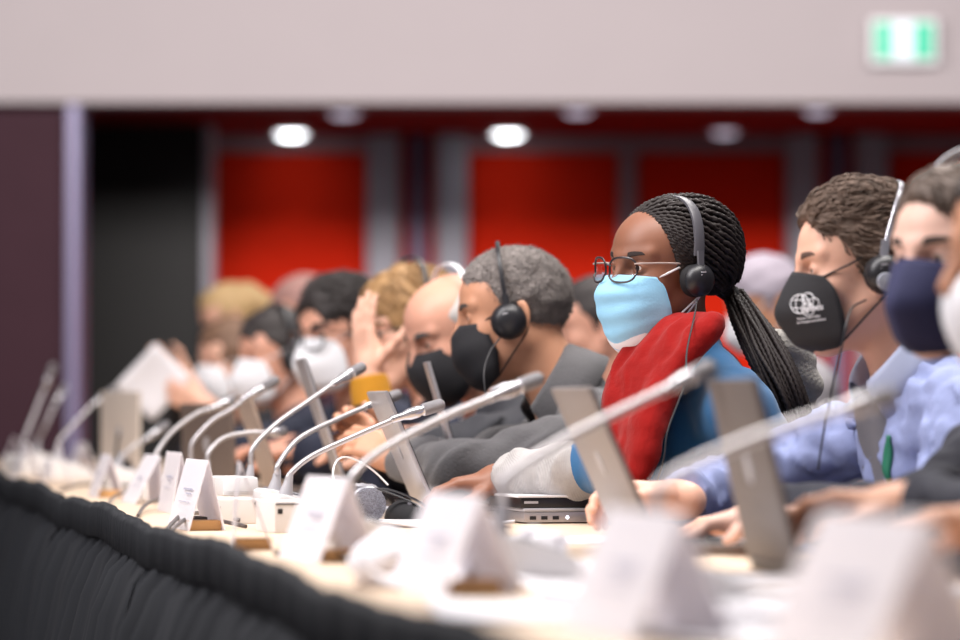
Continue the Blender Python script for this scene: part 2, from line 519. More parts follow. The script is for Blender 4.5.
    # lids again: the neck and cheeks never fill them
    v, f = Fd.mesh()
    rt = empty('person', root, label, category, B, group)
    body = mesh_obj('body', v, f, skin, rt)
    P = dict(root=rt, R=RH, T=HC, s=s, B=B, RW=RHw, HW=hc, rootw=root, NB=NB, up=up, RT=RT, PV=PV, Lt=Lt, arms=arms, body_bvh=BVHTree.FromPolygons(v.tolist(), f.tolist()), neck=neck, lo=lo, res=res)
    # ---- eyes and brows
    hl = lambda p: RH @ (np.asarray(p, float) * s) + HC
    P['hl'] = hl
    ball = mat('eye_white', rgb(225, 215, 210), .25)
    ir = mat('iris_%d' % iris[0], rgb(*iris), .15)
    for q in (1, -1):
        e = MB().lathe([(.0128 * math.sin(t), -.0128 * math.cos(t)) for t in np.linspace(0, math.pi, 14)], (0, 0, 0), (1, 0, 0), 18)
        e.v = [hl(p + V3(.0765, q * .0325, .0115)) for p in e.v]
        eo = e.build('eye', ball, rt)
        k = MB().lathe([(.0, .01305), (.003, .0130), (.0058, .0119)], (0, 0, 0), (1, 0, 0), 18)
        k.v = [hl(p + V3(.0765, q * .0325, .0108)) for p in k.v]
        k.build('iris', ir, eo)
    # ---- top
    if top is not None:
        off = .004 + (sleeve - 1) * .01
        lo2, hi2 = lo_.copy(), hi_.copy(); hi2[2] = max(NB[2] + .12, max(a[1][2] for a in arms) + .1, max(a[2][2] for a in arms) + .08)
        cc = .0075 * max(1, res * .85)
        Fc = Field(*[axis_grid(lo2[i], hi2[i], cc, []) for i in range(3)])
        for a, p, k in torso(off): Fc.add(p, k)
        for S, E, W, q in arms:
            Fc.add(cap(S, E, .060 * s * sleeve, .050 * s * sleeve), .035)
            Fc.add(cap(E, W + norm(W - E) * (.012 - (cuff or 0)), .050 * s * sleeve, .037 * s * sleeve), .02)
        amp, fr = wr
        if amp: Fc.wrinkle(amp, fr, seed=int(abs(hc[0]) * 1000) + 3, stretch=(1, 1, .8))
        for S, E, W, q in arms:
            Fc.cut(W - norm(W - E) * (.01 if cuff is None else cuff), norm(W - E), rad=.095)
        Fc.sub(cap(NB + up * .0, HC, (neck + .006) * s, (neck + .004) * s), .012)
        v, f = Fc.mesh()
        P['top'] = mesh_obj(top[0], v, f, top[1], rt)
        P['top_bvh'] = BVHTree.FromPolygons(v.tolist(), f.tolist())
    return P

def trousers(P, m, shoe, stand=False):
    rt, z = P['root'], P['PV'][2]
    F = Field(np.arange(-.26, .75, .014), np.arange(-.3, .3, .014), np.arange(-.02, z + .14, .014))
    F.add(ell((0, 0, z), (.145, .182, .12)), .04)
    for q in (1, -1):
        if stand:
            F.add(cap((0, q * .09, z - .04), (.01, q * .1, .5), .085, .06), .04); F.add(cap((.01, q * .1, .5), (-.01, q * .1, .08), .06, .045), .03)
        else:
            F.add(cap((0, q * .09, z - .02), (.40, q * .11, z - .02), .088, .068), .04); F.add(cap((.40, q * .11, z - .02), (.36, q * .11, .08), .064, .048), .03)
    F.wrinkle(.004, 30, 5)
    v, f = F.mesh(); mesh_obj('trousers', v, f, m, rt)
    x0 = -.01 if stand else .36
    for q in (1, -1):
        F = Field(np.arange(x0 - .12, x0 + .26, .009), np.arange(q * .11 - .09, q * .11 + .09, .009), np.arange(-.02, .16, .009))
        F.add(cap((x0, q * .11, .09), (x0 - .01, q * .11, .04), .045, .042), .03); F.add(cap((x0 - .03, q * .11, .038), (x0 + .17, q * .115, .034), .038, .034), .03)
        F.cut((0, 0, .002), (0, 0, -1))
        v, f = F.mesh(); mesh_obj('shoe', v, f, shoe, rt)

def face_hair(P, m, name='eyebrow', thick=.0032, up=0.0):
    hl = P['hl']
    for q in (1, -1):
        pts = spline([(.0985, q * .012, .030 + up), (.0965, q * .028, .036 + up), (.083, q * .050, .036 + up), (.074, q * .057, .030 + up)], 14)
        b = MB().tube([hl(p) for p in pts], [thick * P['s'] * r for r in np.interp(np.linspace(0, 1, len(pts)), [0, .3, 1], [.8, 1.1, .4])], 8, flat=(1, 1.5, (0, 0, 1)))
        b.build(name, m, P['root'])

def hair(P, m, ops, strands=(.0022, 130, (.3, 1, 1)), step=.0032, name='hair', seed=2, box=((-.17, -.14, -.2), (.15, .14, .19))):
    """hair modelled in the head's own frame"""
    (a, b), s = box, P['s']
    F = Field(*[np.arange(a[i], b[i], step * max(1, P['res'] * .85)) for i in range(3)])
    for o in ops:
        if o[0] == '+': F.add(o[1], o[2])
        elif o[0] == '-': F.sub(o[1], o[2])
        else: F.cut(o[1], norm(o[2]))
    if strands: F.wrinkle(strands[0], strands[1], seed, strands[2], n=6, band=.02)
    v, f = F.mesh()
    return mesh_obj(name, (P['R'] @ (v * s).T).T + P['T'], f, m, P['root'])

def short_hair(t=.012, top=.02, front=0.0, nape=-.055, hl=.070, side=0.0):
    """short hair: cap over the skull, open at face, ears and nape"""
    o = [('+', ell((-.010, 0, .038), (.098 + t, .076 + t * .8 - side, .086 + t)), .01),
         ('+', ell((.008, 0, .080), (.082 + front, .060, .040 + top)), .03),
         ('-', ell((.118 + front, 0, -.012), (.075 + front, .075, hl + .012)), .012),
         ('-', ell((.075, .09, -.02), (.058, .06, .075)), .012), ('-', ell((.075, -.09, -.02), (.058, .06, .075)), .012),
         ('-', ell((-.004, .10, -.022), (.027, .035, .040)), .01), ('-', ell((-.004, -.10, -.022), (.027, .035, .040)), .01),
         ('c', (-.06, 0, nape), (.35, 0, -1)),
         ('-', ell((.06, 0, -.09), (.09, .09, .085)), .012)]
    return o

def locks(P, shell, m, n, length, r=.0015, flow=None, lift=.004, seed=1, seg=7, name='hair_locks'):
    """tapered locks combed over the hair: flow(p, normal) gives the combing direction in the head's frame"""
    g = np.random.default_rng(seed); RH, HC, s = P['R'], P['T'], P['s']
    me = shell.data; nv = len(me.vertices); co = np.empty(nv * 3, np.float32); me.vertices.foreach_get('co', co)
    co = ((co.reshape(-1, 3) - HC) @ RH) / s
    q4 = np.empty(len(me.loops), np.int32); me.loops.foreach_get('vertex_index', q4)
    bv = BVHTree.FromPolygons(co.tolist(), q4.reshape(-1, 4).tolist())
    V = []; F = []
    idx = g.choice(nv, min(n, nv), replace=False)
    for i in idx:
        p = co[i].astype(float); h = bv.find_nearest(Vector(p)); nr = np.array(h[1])
        if nr.dot(norm(p - V3(-.01, 0, .03))) < .62: continue
        L = length * g.uniform(.5, 1.15); pts = []; lf = lift * g.uniform(.2, 1.0); q = p; jit = g.normal(size=3) * .22
        nn = nr
        for k in range(seg):
            t = k / (seg - 1)
            h = bv.find_nearest(Vector(q)); b = np.array(h[0]); nn = np.array(h[1])
            pts.append(b + nn * (lf * math.sin(math.pi * min(1, t * 1.15 + .05)) + .0004))
            f = np.asarray(flow(b, nn), float) + jit; f = f - nn * f.dot(nn); q = b + norm(f) * L / (seg - 1)
        base = len(V)
        for k in range(seg):
            t = k / (seg - 1); tg = norm(pts[min(k + 1, seg - 1)] - pts[max(k - 1, 0)]); sd = norm(np.cross(tg, nn)); up = np.cross(sd, tg)
            rr = r * (1 - .85 * t) * (.6 + .4 * min(1, t * 5)) * (.7 + .6 * (i % 7) / 7)
            for a in (0, 2.094, 4.189): V.append(pts[k] + rr * (1.6 * math.cos(a + 1.57) * sd + math.sin(a + 1.57) * up))
        for k in range(seg - 1):
            for a in range(3): F.append((base + k * 3 + a, base + k * 3 + (a + 1) % 3, base + (k + 1) * 3 + (a + 1) % 3, base + (k + 1) * 3 + a))
    return mesh_obj(name, (RH @ (np.array(V) * s).T).T + HC, np.array(F), m, shell)
def bristles(P, shell, m, n, length=.006, r=.0009, seed=1, back=(-.9, 0, -.5)):
    """short cropped hairs standing off the scalp"""
    g = np.random.default_rng(seed); RH, HC, s = P['R'], P['T'], P['s']
    me = shell.data; nv = len(me.vertices); co = np.empty(nv * 3, np.float32); me.vertices.foreach_get('co', co); co = co.reshape(-1, 3)
    no = np.empty(nv * 3, np.float32); me.vertices.foreach_get('normal', no); no = no.reshape(-1, 3)
    i = g.choice(nv, min(n, nv), replace=n > nv); p = co[i] + g.normal(size=(len(i), 3)) * .0012; nn = no[i]
    d = nn + (RH @ np.asarray(back)) * .9 + g.normal(size=nn.shape) * .3; d /= np.linalg.norm(d, axis=1)[:, None]
    a = np.cross(d, [.3, .5, .81]); a /= np.linalg.norm(a, axis=1)[:, None]; b = np.cross(d, a)
    L = (length * g.uniform(.6, 1.3, len(i)))[:, None]; o = p - nn * .001
    V = np.concatenate([o + a * r, o - a * r * .5 + b * r * .87, o - a * r * .5 - b * r * .87, o + d * L], 1).reshape(-1, 3)
    k = np.arange(len(i)) * 4
    F = np.concatenate([np.stack([k, k + 1, k + 3], 1), np.stack([k + 1, k + 2, k + 3], 1), np.stack([k + 2, k, k + 3], 1)])
    return mesh_obj('cropped_hairs', V, F, m, shell)
def swept(top_fwd=-.9, side=(-.8, 0, -.5)):
    def f(p, n):
        w = max(0, min(1, (p[2] - .05) / .05))
        return V3(top_fwd, .5 * math.sin(p[1] * 40), .15) * w + V3(*side) * (1 - w)
    return f
def hanging(p, n): return V3(-.35 if p[2] > .02 else 0, p[1] * 6 if p[2] > .02 else 0, -.9)

# ---- masks: a sheet bent round the face
def sheet(P, centre, side, nu=25, nv=22, power=1.0, wedge=0.0, thick=.0022, ripple=None):
    """centre: (x,z) profile down the middle; side: (x,y,z) profile down the left edge; returns verts/faces in person space"""
    c = spline([(p[0], 0, p[1]) for p in centre], nv); sd = spline(side, nv)
    n = min(len(c), len(sd)); V = []
    for i in range(n):
        for k in range(nu):
            u = -1 + 2 * k / (nu - 1); a = abs(u)
            wx = math.cos(a * math.pi / 2) ** power * (1 - wedge) + (1 - a) * wedge
            wy = math.sin(a * math.pi / 2) * (1 - wedge) + a * wedge
            x = sd[i][0] + (c[i][0] - sd[i][0]) * wx
            z = sd[i][2] + (c[i][2] - sd[i][2]) * (1 - a ** (1.6 - .6 * wedge))
            y = math.copysign(sd[i][1] * wy, u)
            if ripple: x += ripple(u, i / (n - 1))
            V.append(V3(x, y, z))
    F = [(i * nu + k, i * nu + k + 1, (i + 1) * nu + k + 1, (i + 1) * nu + k) for i in range(n - 1) for k in range(nu - 1)]
    return V, F, n, nu

def mask(P, m, strap_m, centre, side, label=None, straps=True, thick=.003, **kw):
    V, F, n, nu = sheet(P, centre, side, **kw)
    hl = P['hl']
    V = [hl(v) for v in V]
    o = mesh_obj('face_mask', V, F, m, P['root'])
    sm = o.modifiers.new('s', 'SOLIDIFY'); sm.thickness = thick; sm.offset = 0
    if label: o['label'] = label
    # edge seam
    rim = [V[k] for k in range(nu)] + [V[i * nu + nu - 1] for i in range(1, n)] + [V[(n - 1) * nu + k] for k in range(nu - 2, -1, -1)] + [V[i * nu] for i in range(n - 2, 0, -1)]
    MB().tube(rim + [rim[0]], .0016, 6).build('edge_seam', m, o)
    if straps:
        for q, kk in ((1, nu - 1), (-1, 0)):
            a, b = V[kk] if kk else V[0], V[(n - 1) * nu + kk]
            for p, e in ((a, (-.002, q * .083, .028)), (b, (-.018, q * .079, -.030))):
                mid = (p + hl(e)) / 2; mid = mid + norm(hl((0, q * .1, 0)) - P['T']) * .004
                MB().tube(spline([p, mid, hl(e), hl((-.022, q * .080, .0 if e[2] > 0 else -.012))], 14), .0016, 6).build('ear_loop', strap_m, o)
    P['mask'] = o; P['mask_geo'] = (V, F)
    return o

KN_C = [(.112, .012), (.131, -.015), (.146, -.046), (.137, -.072), (.121, -.097), (.094, -.112)]
KN_S = [(.076, .060, .000), (.064, .070, -.020), (.057, .073, -.046), (.054, .073, -.070), (.056, .068, -.092), (.064, .050, -.108)]
SU_C = [(.109, .000), (.128, -.022), (.132, -.050), (.124, -.082), (.106, -.112), (.078, -.128)]
SU_S = [(.066, .060, -.002), (.054, .066, -.020), (.048, .070, -.042), (.044, .070, -.062), (.042, .067, -.082), (.050, .055, -.104)]

def glasses(P, m, lens_m, w=.026, h=.021, rim=.0022, temple=None, shape=4, drop=0.0, fwd=.120):
    hl = P['hl']; rt = P['root']
    fr = MB(); temple = temple or m
    g0 = empty_child = None
    loops = []
    for q in (1, -1):
        L = []
        for t in np.linspace(0, 2 * math.pi, 33)[:-1]:
            c, s_ = math.cos(t), math.sin(t)
            e = 2 / shape
            y = q * .0335 + w * math.copysign(abs(c) ** e, c); z = .006 - drop + h * math.copysign(abs(s_) ** e, s_)
            L.append(V3(fwd - .012 * (abs(y) / .05) ** 2 + (.0 if z > 0 else .003), y, z))
        loops.append(L)
        fr.tube([hl(p) for p in L + [L[0]]], rim * P['s'], 8)
    fr.tube([hl(p) for p in spline([(fwd - .001, .009, .013 - drop), (fwd + .0025, 0, .016 - drop), (fwd - .001, -.009, .013 - drop)], 8)], rim * P['s'], 8)
    o = fr.build('glasses', m, rt)
    for q, L in zip((1, -1), loops):
        MB().tube([hl(p) for p in spline([(fwd - .013, q * .060, .016 - drop), (.098, q * .067, .017 - drop), (.03, q * .079, .016 - drop), (-.01, q * .083, .012), (-.03, q * .083, -.012)], 20)], rim * .8 * P['s'], 8).build('temple_arm', temple, o)
        c = sum(L) / len(L)
        b = MB().add([hl(c + V3(.0015, 0, 0))] + [hl(p) for p in L], [(0, i + 1, (i + 1) % 32 + 1) for i in range(32)])
        b.build('lens', lens_m, o)
    return o

# ---- headset: a thing of its own, in the head's frame
def headset(P, label, band_m, cup_m, cushion_m, top=.155, band_w=.016, cup=.036, back=0.0, badge=None, cable=None, side_y=.090, cup_c=(-.006, -.004), silver=None, bt=.0022, group='interpretation headsets on heads'):
    s = P['s']
    o = empty('headset', P['HW'], label, 'headset', P['RW'], group)
    cx, cz = cup_c
    pts = []
    for t in np.linspace(-1, 1, 41):
        a = t * math.pi / 2 * .94
        pts.append(V3(cx + back * math.cos(a), side_y * 1.06 * math.copysign(abs(math.sin(a)) ** .8, t), cz + .020 + (top - cz - .020) * math.cos(a) ** .75) * s)
    MB().tube(pts, 1.0, 10, flat=(band_w * .5 * s, bt * s, (0, 1, 0))).build('headband', band_m, o)
    for q in (1, -1):
        yk = MB().tube([V3(cx + back * .1, q * side_y * 1.10, cz + .050) * s, V3(cx, q * (side_y + .012), cz + .030) * s, V3(cx, q * (side_y + .016), cz + .004) * s], 1.0, 8, flat=(.007 * s, .003 * s, (0, 1, 0)))
        yk.build('slider', silver or band_m, o)
        C = V3(cx, q * (side_y - .010), cz) * s; ax = V3(0, q, 0)
        c = cup * s
        sh = MB().lathe([(c * .92, .012 * s), (c, .016 * s), (c * .97, .023 * s), (c * .80, .031 * s), (c * .5, .036 * s), (c * .15, .0375 * s), (0, .0375 * s)], C, ax, 28)
        so = sh.build('ear_cup', cup_m, o)
        MB().lathe([(c * .45, -.004 * s), (c * .85, -.006 * s), (c * 1.02, .0 * s), (c * 1.04, .006 * s), (c * .95, .013 * s)], C, ax, 28).build('ear_cushion', cushion_m, so)
        if badge:
            MB().lathe([(badge[1] * c, .036 * s), (badge[1] * c * .9, .0395 * s), (0, .0405 * s)], C + V3(badge[2], 0, badge[3]) * s, ax, 20).build('badge', badge[0], so)
        for dx, dz, w in ((.004, .014, .010), (.006, .009, .007)):
            n_ = (C + ax * .0352 * s + V3(dx, 0, dz) * s)
            MB().box(n_ - V3(w * .5, .0012, .0011) * s, n_ + V3(w * .5, .0012, .0011) * s).build('lettering', mat('cup_lettering', rgb(190, 190, 195), .5), so)
    if cable:
        inv = P['RW'].T
        MB().tube([inv @ (np.asarray(p, float) - P['HW']) for p in spline(cable, 40)], .0016, 7).build('cable', mat('black_cable', rgb(34, 32, 36), .5), o)
    P['headset'] = o
    return o

def collar(P, m, name='collar', r=.075, h=.042, gap=.9, fold=.045, tilt=.2, flare=.020, lift=0.0, thick=.003, rx=1.0):
    """folded collar round the neck, open at the throat"""
    NB, RT = P['NB'], P['RT'] @ Ry(tilt)
    V = []; nt = 40
    prof = [(0, -.012), (.002, h * .5), (.004, h), (.010, h + .003), (.016, h - .004), (.016 + flare * .5, h - fold * .5), (.016 + flare, h - fold)]
    for k in range(nt):
        a = gap + (2 * math.pi - 2 * gap) * k / (nt - 1)
        e = abs(a - math.pi) / (math.pi - gap)
        for i, (dr, z) in enumerate(prof):
            drop = (1.25 if e > .75 else 1.0) if i > 3 else 1.0
            zz = z - .018 * e * e if i <= 3 else (z - .018 * e * e) - (.018 * max(0, e - .7) / .3 if i == 6 else 0)
            V.append(NB + RT @ V3((r + dr) * rx * math.cos(a), (r + dr) * math.sin(a), zz + lift))
    n = len(prof)
    F = [(k * n + i, k * n + i + 1, (k + 1) * n + i + 1, (k + 1) * n + i) for k in range(nt - 1) for i in range(n - 1)]
    o = mesh_obj(name, V, F, m, P['root'])
    sm = o.modifiers.new('s', 'SOLIDIFY'); sm.thickness = thick; sm.offset = 0
    return o

def ribbon_on(P, pts_y_z, w, m, name='lanyard', lift=.004, n=40, normal=(0, 0, 1), twist=0):
    """a flat ribbon laid on the garment: pts are (y, z) in the torso frame, dropped onto it from the front"""
    bv = P['top_bvh']; V = []
    path = spline([(0, a, b) for a, b in pts_y_z], n)
    for i, p in enumerate(path):
        t = norm(path[min(i + 1, len(path) - 1)] - path[max(i - 1, 0)]); sd = V3(0, -t[2], t[1])
        for u in (-1, 0, 1):
            q = P['PV'] + P['RT'] @ (p + sd * u * w / 2 + V3(.27, 0, 0))
            d = -(P['RT'] @ V3(1, 0, 0))
            hit = bv.ray_cast(Vector(q), Vector(d))
            if 'under_bvh' in P:
                h2 = P['under_bvh'].ray_cast(Vector(q), Vector(d))
                if h2[0] is not None and (hit[0] is None or h2[3] < hit[3]): hit = h2
            V.append(np.array(hit[0]) - d * lift if hit[0] is not None else P['PV'] + P['RT'] @ (p + sd * u * w / 2 + V3(.1, 0, 0)))
    F = [(i * 3 + k, i * 3 + k + 1, (i + 1) * 3 + k + 1, (i + 1) * 3 + k) for i in range(len(path) - 1) for k in (0, 1)]
    o = mesh_obj(name, V, F, m, P['root'])
    sm = o.modifiers.new('s', 'SOLIDIFY'); sm.thickness = .002; sm.offset = 1
    return o
# ------------------------------------------------------------------ the room
def wall(name, lo, hi, m, **kw):
    o = MB().box(lo, hi, kw.get('bev', 0)).build(name, m, None, smooth=False)
    o['kind'] = 'structure'
    return o
YB, YR, ZC = 18.0, 21.2, 2.52                       # bulkhead face, back wall of the recess
def bx(px, Y): return (px - 480) / FPX * Y
M_bulk = mat('bulkhead_paint', rgb(154, 146, 147), .9, spec=.2, noise=(3, .03))
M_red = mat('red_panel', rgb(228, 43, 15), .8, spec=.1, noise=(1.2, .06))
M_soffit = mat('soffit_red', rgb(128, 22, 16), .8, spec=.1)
M_char = mat('charcoal_panel', rgb(30, 29, 28), .5, spec=.3, noise=(6, .12))
M_mar = mat('maroon_panel', rgb(50, 28, 36), .8, spec=.2, noise=(5, .1))
M_col = mat('grey_column', rgb(172, 170, 180), .5, noise=(4, .05))
M_lav = mat('lavender_metal', rgb(112, 106, 134), .4, metal=.2)
M_head = mat('door_head', rgb(168, 136, 142), .6)
M_carpet = mat('hall_carpet', rgb(70, 62, 66), .95, noise=(20, .25), bump=(120, .4))
wall('floor', (-14, -3, -.12), (14, 24, 0), M_carpet)
wall('wall_bulkhead', (-14, YB, 2.455), (14, YB + .35, 6.4), M_bulk)
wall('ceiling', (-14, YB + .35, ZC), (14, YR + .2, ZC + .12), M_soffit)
wall('wall_back', (bx(212, YR), YR, 0), (14, YR + .2, ZC), M_red)
wall('wall_right', (14, -3, 0), (14.2, 24, 6.4), M_bulk)
# charcoal folding wall and maroon wall at the left
wall('wall_charcoal', (-14, YR - .9, 0), (bx(206, YR - .9), YR - .7, ZC), M_char)
wall('trim_1', (bx(204, YR - .95), YR - .97, 0), (bx(212, YR - .95), YR - .7, ZC), M_col)
wall('wall_maroon', (-14, YB, 0), (bx(68, YB), YB + .3, 2.42), M_mar)
wall('trim_2', (bx(68, YB), YB - .05, 0), (bx(79, YB), YB + .32, 2.44), M_lav)
n = 3
for a, b, m, dep in ((368, 399, M_col, .22), (437, 467, M_col, .22), (787, 816, M_col, .22), (856, 886, M_col, .22), (620, 637, M_head, .06), (411, 425, M_lav, .10), (832, 846, M_lav, .10)):
    wall('trim_%d' % n, (bx(a, YR - .1), YR - dep, 0), (bx(b, YR - .1), YR - .004, ZC), m, bev=.01); n += 1
for a, b in ((213, 366), (469, 785), (888, 1100)):
    wall('trim_%d' % n, (bx(a, YR), YR - .05, 2.43), (bx(b, YR), YR - .002, ZC), M_head); n += 1
for a, b in ((213, 366), (469, 618), (639, 785), (888, 1000)):          # red doors set against the wall
    d = MB().box((bx(a, YR) + .01, YR - .045, .02), (bx(b, YR) - .01, YR - .004, 2.42), .006)
    for z in (.75, 1.55): pass
    o = d.build('door_%d' % n, M_red, None, smooth=False); o['kind'] = 'structure'; n += 1

# recessed downlights of the soffit
M_lamp = mat('lamp_glow', (1, 1, 1, 1), emit=((.93, .97, 1, 1), 7))
M_lampd = mat('lamp_dim', (1, 1, 1, 1), emit=((.80, .80, 1, 1), .55))
M_ring = mat('lamp_ring', rgb(215, 212, 220), .4)
for px, py, m, ph, r, lab in ((291, 132, M_lamp, 1, .088, 'bright round downlight above the red panel beside the charcoal wall'),
                          (508, 132, M_lamp, 1, .088, 'bright round downlight above the wide red wall, second from the charcoal wall'),
                          (725, 130, M_lampd, 0, .075, 'dim round downlight above the braided woman and the red door'),
                          (344, 111, M_lampd, 0, .085, 'dim downlight just behind the bulkhead edge nearest the charcoal wall'),
                          (578, 109, M_lampd, 0, .08, 'dim downlight just behind the bulkhead edge over the middle red panel'),
                          (818, 108, M_lampd, 0, .075, 'dim downlight just behind the bulkhead edge nearest the exit sign')):
    p = on_plane(px, py, ZC); p[1] = min(max(p[1], YB + .5), YR - .4); p[0] = bx(px, p[1])
    o = empty('downlight', p, lab, 'ceiling light', group='recessed downlights')
    MB().lathe([(r + .025, .0), (r + .025, -.012), (r, -.016), (r, .0)], (0, 0, 0), (0, 0, 1), 28).build('trim_ring', M_ring, o)
    MB().lathe([(0, -.035), (r * .6, -.032), (r, -.012)], (0, 0, 0), (0, 0, 1), 28).build('lamp', m, o)
    if ph:
        d = bpy.data.lights.new('downlight_lamp', 'SPOT'); d.energy = 3; d.spot_size = 1.9; d.spot_blend = .8; d.shadow_soft_size = .1; d.color = (.95, .97, 1)
        lo_ = bpy.data.objects.new('downlight_lamp', d); COL.objects.link(lo_); lo_.parent = o; lo_.location = (0, 0, -.06)

# exit sign on the bulkhead
p = pix(902, 43, YB)
ex = empty('exit_sign', (p[0], YB, p[2]), 'green and white lit exit sign box on the pale bulkhead', 'exit sign')
W_, H_ = .168, .115
MB().box((-W_, -.09, -H_), (W_, 0, H_), .012).build('housing', mat('sign_housing', rgb(206, 204, 206), .5), ex)
M_green = mat('sign_green', rgb(10, 110, 80), .5, emit=((.01, .42, .25, 1), .8))
M_swhite = mat('sign_white', rgb(140, 145, 150), .5, emit=((.80, .92, 1, 1), .50))
MB().box((-W_ + .022, -.096, -H_ + .028), (W_ - .022, -.089, H_ - .022), .003).build('green_panel', M_green, ex)
pn = MB().box((-.062, -.099, -H_ + .024), (.050, -.0965, H_ - .018)).build('white_door', M_swhite, ex)
rm = MB()                                                                # running figure
rm.lathe([(0, 0), (.013, .0), (.013, .003), (0, .003)], (-.004, -.1, .052), (0, -1, 0), 16)
for q in ([(-.004, .036), (.004, -.008)], [(-.002, .032), (.026, .018)], [(.0, .03), (-.026, .014)], [(.004, -.006), (.028, -.022)], [(.028, -.022), (.022, -.05)], [(.002, -.006), (-.016, -.032)], [(-.016, -.032), (-.040, -.036)]):
    rm.tube([(q[0][0], -.1005, q[0][1]), (q[1][0], -.1005, q[1][1])], .0055, 8)
rm.build('running_figure', mat('sign_figure', rgb(176, 224, 214), .5, emit=((.55, .9, .85, 1), .5)), ex)

# ------------------------------------------------------------------ the conference tables and their skirts
TD = norm(V3(-.1857, .9826, 0)); TN = V3(TD[1], -TD[0], 0)       # along the table, and across it towards the people
TP = V3(-.485, 5.45, 0); TZ, TW = .74, .80
def tab(s_, w, z=TZ): return TP + TD * s_ + TN * w + V3(0, 0, z)
def at_table(px, py, z=TZ):
    return on_plane(px, py, z)
M_top = mat('table_laminate', rgb(214, 190, 164), .45, noise=(9, .10))
M_leg = mat('table_leg_grey', rgb(90, 90, 95), .4, metal=.6)
M_skirt = mat('black_skirt', rgb(18, 21, 27), .9, noise=(30, .15))
M_band = mat('black_skirt_band', rgb(16, 19, 25), .9)
TR = np.stack([TN, TD, V3(0, 0, 1)], 1)
LEN = 1.83
starts = [-3.70, -1.86, -.02, 1.82, 3.66, 5.50]
tlab = ['pale laminate table under the blurred white name cards nearest the camera', 'pale laminate table in front of the man in the blue shirt', 'pale laminate table in front of the braided woman and the man in grey',
        'pale laminate table in front of the blonde woman', 'pale laminate table under the brown laptops', 'pale laminate table at the far end by the maroon wall']
slab = ['black pleated skirt of the table nearest the camera', 'black pleated skirt under the blurred name cards at the front', 'sharp black pleated skirt with a gathered ruffle below the cables', 'black pleated skirt below the folded card tents',
        'black pleated skirt towards the far end of the tables', 'black pleated skirt at the far end by the maroon wall']
for i, s0 in enumerate(starts):
    o = empty('conference_table', tab(s0 + LEN / 2, TW / 2, 0), tlab[i], 'table', TR, 'conference tables in a row')
    MB().box((-TW / 2, -LEN / 2, TZ - .03), (TW / 2, LEN / 2, TZ), .004).build('table_top', M_top, o)
    for a in (-1, 1):
        for b in (-1, 1):
            MB().tube([(a * .13 - .18, b * (LEN / 2 - .12), 0), (a * .13 - .18, b * (LEN / 2 - .12), TZ - .03)], .018, 12).build('table_leg', M_leg, o)
    # skirt: gathered band and pleats down to the floor, along the side away from the people
    y0, y1 = -LEN / 2 - .004, LEN / 2 + .004
    sk = empty('table_skirt', tab(s0 + LEN / 2, 0, 0), slab[i], 'table skirt', TR, 'black table skirts')
    g = np.random.default_rng(40 + i); N = 620
    ts = np.linspace(y0, y1, N); ph = np.cumsum(g.uniform(.6, 1.4, N)); ph = ph / ph[-1] * 2 * math.pi * 10
    q = np.sin(ph) + .35 * np.sin(2.3 * ph + 1)
    bul = lambda t: .028 * math.sin(math.pi * (t - y0) / (y1 - y0)) ** 2
    rise = lambda t: .010 + .012 * math.sin(math.pi * (t - y0) / (y1 - y0)) + .003 * math.sin(t * 9 + i)
    zs = [TZ + .0, TZ - .02, TZ - .045, TZ - .055, TZ - .075, TZ - .14, TZ - .25, TZ - .45, .02]
    am = [.003, .003, .003, .004, .012, .022, .028, .034, .038]
    V = []; F = []; nz = len(zs)
    for k in range(N):
        for a in range(nz):
            off = -.012 - am[a] * (q[k] + 1.25) + (bul(ts[k]) * (1 if a < 4 else .6 if a < 6 else .2))
            if a >= 3: off -= .004 + .012 * min(1, (a - 3) / 4)
            V.append(V3(min(off, -.006), ts[k], zs[a] + (rise(ts[k]) if a < 4 else rise(ts[k]) * .6 if a < 7 else 0)))
    F = [(k * nz + a, k * nz + a + 1, (k + 1) * nz + a + 1, (k + 1) * nz + a) for k in range(N - 1) for a in range(3, nz - 1)]
    so = mesh_obj('pleated_cloth', V, F, M_skirt, sk)
    V2 = []; 
    for k in range(N):
        r = rise(ts[k]) ; o_ = -.013 + bul(ts[k]) * .5; w = .0022 * math.sin(ph[k] * 5.3) + .0014 * math.sin(ph[k] * 11.7 + 1)
        o_ = min(o_, -.007)
        V2 += [V3(-.006, ts[k], TZ - .012), V3(o_ + .002 + w, ts[k], TZ + r + w), V3(o_ - .006 + w, ts[k], TZ + r + .003 + w), V3(o_ - .011 + w, ts[k], TZ + r - .006), V3(o_ - .012 + w, ts[k], TZ - .022 + r), V3(o_ - .012 + w * 1.5, ts[k], TZ - .055 + r), V3(o_ - .004, ts[k], TZ - .06 + r)]
    F2 = [(k * 7 + a, k * 7 + a + 1, (k + 1) * 7 + a + 1, (k + 1) * 7 + a) for k in range(N - 1) for a in range(6)]
    mesh_obj('gathered_band', V2, F2, M_band, sk)
